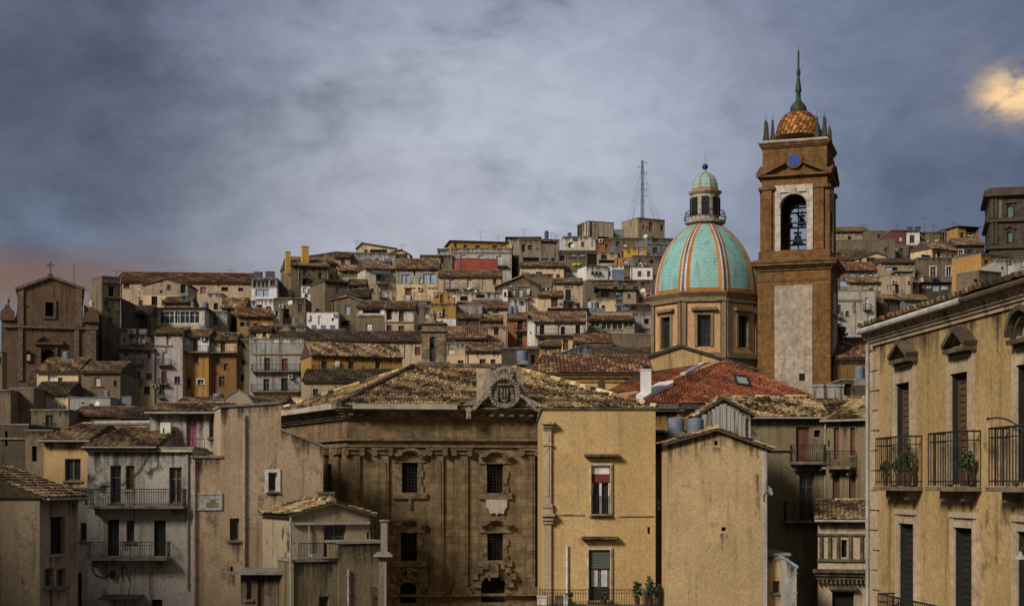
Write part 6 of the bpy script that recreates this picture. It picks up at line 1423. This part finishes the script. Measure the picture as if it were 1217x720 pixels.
# ---- ochre corner house on the right
def corner_house():
    d = V((.0956, -.9954)).normalized(); A = V((7.856, 33)); f = Fac(0,0,0,0,A=A,B=A+d*13.5)
    doors = ((1067.5,432,455,1085.5,576), (1133,418,443,1155,575), (1211.5,405,432,1240,573), (1071,611,622,1090.5,735), (1137,615,627,1160.5,735), (1212,620,632,1240,735))
    sh = ' '.join(('s' if y1 < 600 else 'd') + '%s,%s,%s,%s' % (x0, yo, x1, y1) for x0, ys, yo, x1, y1 in doors)
    ztop = EYE+3.05
    root, f = H('ochre corner house with pedimented balcony doors at the right edge', 1037, 1240, [(1037, 408.5), (1217, 349)], 33, 'corner', 'f', sh, fac=f, near=True, dep=9, zb=-.5, rec=.15, dirt=1.3, name='palazzo', cat='house')
    for x0, y0, yo, x1, y1 in doors:
        m = MB(); a, b, c, d_ = f.rect(x0, y0, x1, y1); ht = f.px((x0+x1)/2, yo)[1]; w_ = .17; l = MB()
        f.boxu(m, a-w_, b, a-.003, d_, .003, .07); f.boxu(m, c+.003, b, c+w_, d_, .003, .07); f.boxu(m, a-.003, ht+.003, c+.003, ht+.12, .003, .07); f.boxu(m, a-w_, d_, c+w_, d_+.10, .003, .10)
        f.boxu(m, a-w_*.5, b, a-.02, ht, .07, .10); f.boxu(m, c+.02, b, c+w_*.5, ht, .07, .10); f.boxu(m, a, ht+.125, c, d_-.01, .003, .045)
        m.build('window_surround', stucco('sand', 1.5), root, root)
        f.boxu(l, a+.003, b, a+.03, ht-.003, -.149, .02); f.boxu(l, a+.03, ht-.03, c-.003, ht-.003, -.10, .0); l.build('jamb_shade_lining', FRAMES['dkdoor'], root, root)  # dark lining added on the far jamb to paint the recess shade
    for x0, x1, yb, ya, cv in ((1057,1091,428,408,0), (1121,1161,415,392,0), (1196.5,1243,403,371,1)):
        m = MB(); u0 = f.px(x0, yb, .22)[0]; u1 = f.px(x1, yb)[0]; zb = f.px((x0+x1)/2, yb)[1]; zt = f.px((x0+x1)/2, ya)[1]; mid = (u0+u1)/2
        f.boxu(m, u0, zb-.08, u1, zb, .003, .24); f.boxu(m, u0+.1, zb-.16, u1-.1, zb-.082, .003, .14)
        P = [(u0-.02, zb+.05), (mid, zt), (u1+.02, zb+.05)] if not cv else [(mid-(u1-u0)/2*math.cos(math.pi*i/12), zb+.05+(zt-zb)*math.sin(math.pi*i/12)) for i in range(13)]
        sweep(m, f, P, .09, .003, .26); sweep(m, f, [(mid+(p[0]-mid)*.82, zb+(p[1]-zb)*.78) for p in P], .05, .003, .14)
        m.build('pediment', DARKTRIM, root, root)
    m = MB(); z = 8.0; i = 0
    while z < ztop-.35:
        ww = .46 if i % 2 else .36; f.boxu(m, -.04, z, ww, z+.40, .003, .05); z += .43; i += 1
    m.build('quoin', stucco('sand', 1.7), root, root)
    m = MB(); L = f.L
    for z0, z1, o in ((-.06,.02,.05), (.02,.08,.09), (.08,.13,.13), (.17,.22,.19), (.22,.26,.22)): f.boxu(m, -o, ztop+z0, L, ztop+z1, -.3 if z0 > .15 else .003, o)
    n_ = int(L/.30)
    for i in range(n_): u = -.15+i*.30; f.boxu(m, u, ztop+.13, u+.14, ztop+.17, .003, .17)
    m.build('cornice', stucco('sand', 1.8), root, root)
    m = MB(); m.cyl(f.pt(-.12,.27,ztop+.27), f.pt(5.6,.27,ztop+.27), .065, .065, 8)
    m.build('gutter', plain('pale gutter', (.50,.49,.46), .6), root, root)
    m = MB(); m.cyl(f.pt(5.6,.27,ztop+.27), f.pt(L,.27,ztop+.27), .06, .06, 8); m.build('rusty_gutter', plain('rusty gutter', (.10,.07,.05), .8), root, root)
    m = MB(); m.cyl(f.pt(-.10,.08,-.5), f.pt(-.10,.08,ztop), .045, .045, 8); m.build('drainpipe', PIPE, root, root)
    rm = MB(); tiles(rm, [f.pt(-.1,.27,ztop+.31), f.pt(L,.27,ztop+.31), f.pt(L,-4.5,ztop+1.6), f.pt(.1,-4.5,ztop+1.6)], 'n', .21, .34, .09); rm.poly([f.pt(-.1,.22,ztop+.265), f.pt(L,.22,ztop+.265), f.pt(L,-4.5,ztop+.33), f.pt(-.3,-4.5,ztop+.33)], (.05,.04,.03)); rm.poly([f.pt(L,.3,ztop+.33), f.pt(L,-4.5,ztop+.33), f.pt(L,-4.5,ztop+1.55)], (.1,.08,.05)); ridge(rm, f.pt(-.1,.25,ztop+.38), f.pt(.1,-4.5,ztop+1.65), 'o', .11, .4); rm.build('roof', TILE, root, root)
    zf = EYE-.05; pr = .42; bal = []
    for xl, xr in ((1037.5,1097), (1099.5,1167), (1171,1262)):
        u0, u1 = f.px(xl, 575, pr)[0], f.px(xr, 575)[0]; bal.append((u0, u1)); balcony(root, f, 0,0,0,0, True, pr, (max(u0, -.1), u1), (zf, zf+1.0))
    u0 = f.px(1040, 700, .5)[0]; balcony(root, f, 0,0,0,0, True, .5, (max(u0, -.1), u0+9), (11.78, 12.74))
    for bi, t, hh, lab in ((0,.55,.26,'bushy potted plant at the far end of the first corner balcony'),(0,.72,.34,'upright potted plant in the middle of the first corner balcony'),(0,.9,.48,'tall dark potted plant at the near end of the first corner balcony'),(1,.93,.34,'dark potted plant at the near end of the second corner balcony'),(1,.80,.22,'smaller dark pot beside the plant on the second corner balcony'),(0,.12,.22,'small flower pot at the corner of the first corner balcony')):
        a, b = bal[bi]; plant(f.pt(a+(b-a)*t, .22, zf+.01), .11, hh, lab, 130, .045)
    for du, lab in ((.9,'pot with trailing plant at the far end of the lower corner balcony'),(3.0,'pot with plant in the middle of the lower corner balcony')): plant(f.pt(u0+du, .3, 11.79), .2, .5, lab, 150, .05)
    P0 = f.pt(f.px(1222, 513)[0], .05, f.px(1222, 513)[1]); root2 = thing('lamp_bracket', 'thin curved iron bracket reaching out from the corner house wall', 'bracket', P0); m = MB(); e = PX(1174, 497.5, P0.y+.5); pts = [P0.lerp(e, t)+UP*.10*math.sin(math.pi*t) for t in [i/10 for i in range(11)]]; m.path(pts, .018, 6); m.lathe(e-UP*.03, [(.01,0),(.03,.03),(.01,.06)], 6); m.build('arm', IRON, root2, root2)
    q = PX(1213, 664, 23.5); root3 = thing('wall_lamp', 'small dark wall lamp with flat shade at the right edge', 'lamp', q); m = MB(); m.lathe(q, [(.10,0),(.09,.03),(.03,.07),(.02,.12)], 14); m.build('lamp_shade', PIPE, root3, root3); m = MB(); m.path([q+UP*.12, q+V((.05,0,.2)), q+V((.35,0,.2))], .012, 6); m.build('arm', IRON, root3, root3)
corner_house()
# ---- left group
r1, f1 = H('grey three-storey house with two long iron balconies', 104, 229, 533.5, 76, 'greywall', 'f', 'w131,553,144,598 s149.5,553,159.5,581 w201,555,216,598 d128,617,141.5,660 w150,618,159.5,644 d183,618,197,660 k180,712,193,735 B110,581,222,600.5 B107,643,203,661.5 I222.5,540,224,700', near=True, dep=8, dirt=1.5)
rm = MB(); zr0 = f1.px(104, 534)[1]+.16; ua, ub = -.2, f1.px(188, 534)[0]; P = [f1.pt(ua,.35,zr0-.05), f1.pt(ub,.35,zr0-.05), f1.pt(ub+.2,-4.2,zr0+1.05), f1.pt(ua+.8,-4.2,zr0+1.0)]
tiles(rm, P, 'n', .20, .36); Q = [p-UP*.14 for p in P]; rm.poly(Q, (.06,.045,.03))
for k in range(4): rm.poly([P[k], P[(k+1)%4], Q[(k+1)%4], Q[k]], (.09,.07,.05))
rm.build('roof', TILE, r1, r1)
m = MB(); m.poly([f1.pt(ub,-.1,zr0-.1), f1.pt(ub,-4.1,zr0-.1), f1.pt(ub,-4.1,zr0+.8)]); m.poly([f1.pt(0,-.1,zr0-.1), f1.pt(0,-4.1,zr0-.1), f1.pt(.6,-4.1,zr0+.8)]); m.build('gable_end', stucco('greywall'), r1, r1)
m = MB(); m.cyl(f1.pt(-.2,.42,zr0-.06), f1.pt(ub,.42,zr0-.06), .05, .05, 6); m.build('gutter', PIPE, r1, r1)
m = MB(); f1.boxp(m, 103, 534, 229.5, 537, .003, .22); m.build('cornice', PALETRIM, r1, r1)
m = MB(); u0, z0, u1, z1 = f1.rect(123, 707, 171, 713); m.box(f1.pt(u0,.003,z1), f1.U()*(u1-u0), f1.N()*1.0-UP*.15, UP*.05); m.build('awning', plain('brown awning', (.09,.05,.045)), r1, r1)
m = MB()
for P in ([(160,586),(160,640),(161,690),(158,706)], [(146,690),(146,672),(150,672),(154,690)], [(109,667),(112,682),(122,686),(133,682)], [(118,578),(145,575),(165,560),(178,537)]):
    m = MB(); m.path([f1.pt(*((lambda q: (q[0], .95 if P[0][0] in (160,) else .06, q[1]))(f1.px(*p)))) for p in P], .022, 5); m.build('cable', IRON, r1, r1)
m = MB(); f1.boxp(m, 132.5, 678, 136.5, 687, .003, .25); m.build('meter_box', FRAMES['dkdoor'], r1, r1)
m = MB(); P = [PX(117,527,78.2), PX(124,530,78), PX(176,511,80.4), PX(168,509,80.4)]; m.poly([p+UP*.18 for p in P]); m.poly([p+UP*.08 for p in P]); m.build('metal_roof_sheet', ZINC, r1, r1)
m = MB(); a = PX(112,503,80.8); b = PX(186,502,80.8); m.cyl(a, b, .13, .13, 8); m.build('pale_ridge', plain('mortared ridge', (.42,.38,.32)), r1, r1)
H('yellow house with one square window behind the grey balcony house', 52, 106, 523.5, 86, 'palazzo', 'tn506,72,125', 'w77,545,96,571', near=True, dep=9, dirt=.5)
H('narrow pale wall house between the yellow house and the grey house', 84, 106, 582, 79, 'greywall', 'f', 'w95.5,621,103,642.5 d90,680,97,735 k101,595,104,600', near=True, dep=5)
# tan house
fT = Fac(229.3, 75.6, 384, 77.5)
def subfac(f, a, b):
    u0, u1 = f.px(a, 500)[0], f.px(b, 500)[0]; return Fac(0,0,0,0, A=f.A+f.u*u0, B=f.A+f.u*u1)
r2, f2 = H('big tan rendered house with white window and long blank wall', 262, 334, [(262,484.5),(334,479.5)], 76.6, 'rosetan', 'f', 'W318.7,561,329.3,584 w273,615.5,284.5,642 k274,673,277,680 I289.3,492,291,735', fac=subfac(fT,262,334), near=True, dep=11, dirt=1.1)
H('', 334, 384, [(334,511),(384,531.5)], 76.6, 'rosetan', 'f', '', fac=subfac(fT,334,384), near=True, dep=11, into=r2, left=False)
H('', 229.3, 262, [(229.3,544),(262,544)], 76.6, 'rosetan', 'f', 'I230.5,546,231.8,735', fac=subfac(fT,229.3,262), near=True, dep=2.4, into=r2, right=False)
m = MB(); f2.boxp(m, 231, 586, 264, 588, .003, .06); f2.boxp(m, 231, 604, 264, 606, .003, .06); f2.boxp(m, 231, 588, 233, 604, .003, .06); f2.boxp(m, 262, 588, 264, 604, .003, .06); f2.boxp(m, 233, 588, 262, 604, .003, .03); sgn = m.build('faded_wall_sign', plain('faded sign paint', (.42,.42,.40), .9, 0, .3, 5), r2, r2)
m = MB(); f2.boxp(m, 245, 597, 259, 602.5, .031, .045); f2.boxp(m, 250, 593, 256, 597, .031, .045); m.build('brown_sign_mark', plain('brown sign mark', (.27,.19,.10)), sgn, r2)
H('grey set-back roof terrace house with pink door above the tan house', 178, 264, 490.5, 79.2, 'greywall', 'tn482', 'p221.5,497,234,541 w248.5,499,259,519.5', near=True, dep=6, dirt=1.5)
ft = Fac(178, 77, 262, 77); m = MB(); a, b, c, d = ft.rect(178, 521, 243, 541); rt = thing('terrace_railing', 'thin iron terrace railing in front of the pink door', 'railing', ft.pt((a+c)/2, 0, b-.3))
for z in (b, d): m.cyl(ft.pt(a,0,z), ft.pt(c,0,z), .02, .02, 5)
m.build('rail', IRON, rt, rt); m = MB()
for i in range(24): x = a+(c-a)*i/23; m.cyl(ft.pt(x,0,b-.3), ft.pt(x,0,d), .011, .011, 4)
m.build('baluster', IRON, rt, rt)
H('low parapet terrace edge under the pink door', 178, 262, 542.5, 77.4, 'greywall', 'f', '', near=True, dep=3)
root = thing('water_heater', 'white boxy water heater on the terrace wall left of the pink door', 'water heater', PX(196.5, 522, 78.6)); fw = Fac(190, 78.6, 203, 78.6); m = MB(); fw.boxp(m, 190.5, 502, 202.5, 521.5, -.4, 0); bd = m.build('casing', PVC, root, root); m = MB(); fw.boxp(m, 193.5, 508.5, 195, 514.5, .002, .02); m.build('vent', FRAMES['dkdoor'], bd, root); m = MB(); x = fw.px(196.5,500)[0]; m.cyl(fw.pt(x,-.2,ZP(522,78.6)-1.2), fw.pt(x,-.2,ZP(521.4,78.6)), .04); m.build('pipe', PIPE, root, root)
# front left house with tiled roof seen from its corner
H('shaded brown house with tiled roof at the lower left corner', 47, 93, 590, 64, 'tan', 'tn557', 'k60,614,77,658 w52.5,675,64,697 w67,675,78.5,697', r=3.0, near=True, dep=7, dirt=1.2)
# small patched house in front of the stone palace
r3, f3 = H('small patched ochre house with glass door and roof terrace before the stone palace', 346, 440, [(346,612.5),(395,598.5),(440,612)], 71, 'tan', 'go', 'w385,624,410.5,667 w436,632,443,644', r=1.5, near=True, dep=5.5, dirt=1.6)
f4 = Fac(349, 67.6, 457, 69.6)
H('', 349, 402, 667, 68.3, 'olive', 'f', 'w379,708,391,735 I344,614,345.6,735', fac=Fac(349, 67.8, 402, 68.8), near=True, dep=2.2, into=r3, dirt=2.0)
H('', 402.5, 456, 645.5, 69, 'olive', 'f', 'I412.5,676,414.3,735', fac=Fac(402.5, 68.7, 456, 69.6), near=True, dep=1.8, into=r3, dirt=2.0)
m = MB(); f3.boxp(m, 346.5, 620, 438, 623, .05, .2); f3.boxp(m, 365.5, 624, 367, 665, .1, .16); m.build('pipe_run', PIPE, r3, r3)
ft = Fac(355, 67.9, 402, 68.7); m = MB(); a, b, c, d = ft.rect(355, 645, 402, 667)
for z in (b+.1, d): m.cyl(ft.pt(a,0,z), ft.pt(c,0,z), .018, .018, 5)
for i in range(28): x = a+(c-a)*i/27; m.cyl(ft.pt(x,0,b), ft.pt(x,0,d), .01, .01, 4)
m.build('railing', IRON, r3, r3)
m = MB(); f3.boxp(m, 366, 657.5, 378, 667, .3, .65); m.build('air_conditioner', PIPE, r3, r3)
ft = Fac(451, 69, 463, 69); root = thing('stone_pier', 'slim weathered stone pier with capital beside the patched house', 'pier', PX(457, 735, 69)); m = MB(); ft.boxp(m, 452.5, 619.5, 460.5, 656, -.35, 0); ft.boxp(m, 451, 617.5, 462.5, 619.6, -.42, .06); ft.boxp(m, 445, 658, 466.5, 661, -.5, .3); ft.boxp(m, 447.5, 655.8, 464, 658, -.45, .15); ft.boxp(m, 450, 661, 459, 735, -.4, .02); m.build('shaft', stucco('rust', 1.6), root, root)
H('small flat-roofed porch in the corner of the tan house', 286, 331, 682, 69.5, 'brown', 'z', 'w293,690,299,712 r306,686,314,735', near=True, dep=3, copm=CONC)
H('', 378, 396, 587, 74.5, 'sand', 'f', '', near=True, dep=.6, into=r2, zb=EYE-1.2, copm=DARKTRIM)
# unseen block added left of the frame to shade the lower left foreground
def shade_block():
    f = Fac(0,0,0,0,A=(-42,0),B=(-42,62)); root = thing('shade_block', 'unseen plain block added left of the frame to shade the foreground', 'shade blocker', f.pt(33, 0, 0)); m = MB(); hs = []
    wallgrid(m, f, 0, 0, 62, SHADE_BLOCK_H, hs, .3); m.poly([f.pt(0,0,SHADE_BLOCK_H), f.pt(62,0,SHADE_BLOCK_H), f.pt(62,-14,SHADE_BLOCK_H), f.pt(0,-14,SHADE_BLOCK_H)]); m.poly([f.pt(62,0,0), f.pt(62,-14,0), f.pt(62,-14,SHADE_BLOCK_H), f.pt(62,0,SHADE_BLOCK_H)]); m.build('wall', stucco('tan'), root, root)
    for j in range(6):
        for i in range(10):
            q = (3+i*6, 5+j*4.6, 4.2+i*6, 7+j*4.6); window(root, f, q, 's', -.06)
SHADE_BLOCK_H = 34.5
shade_block()
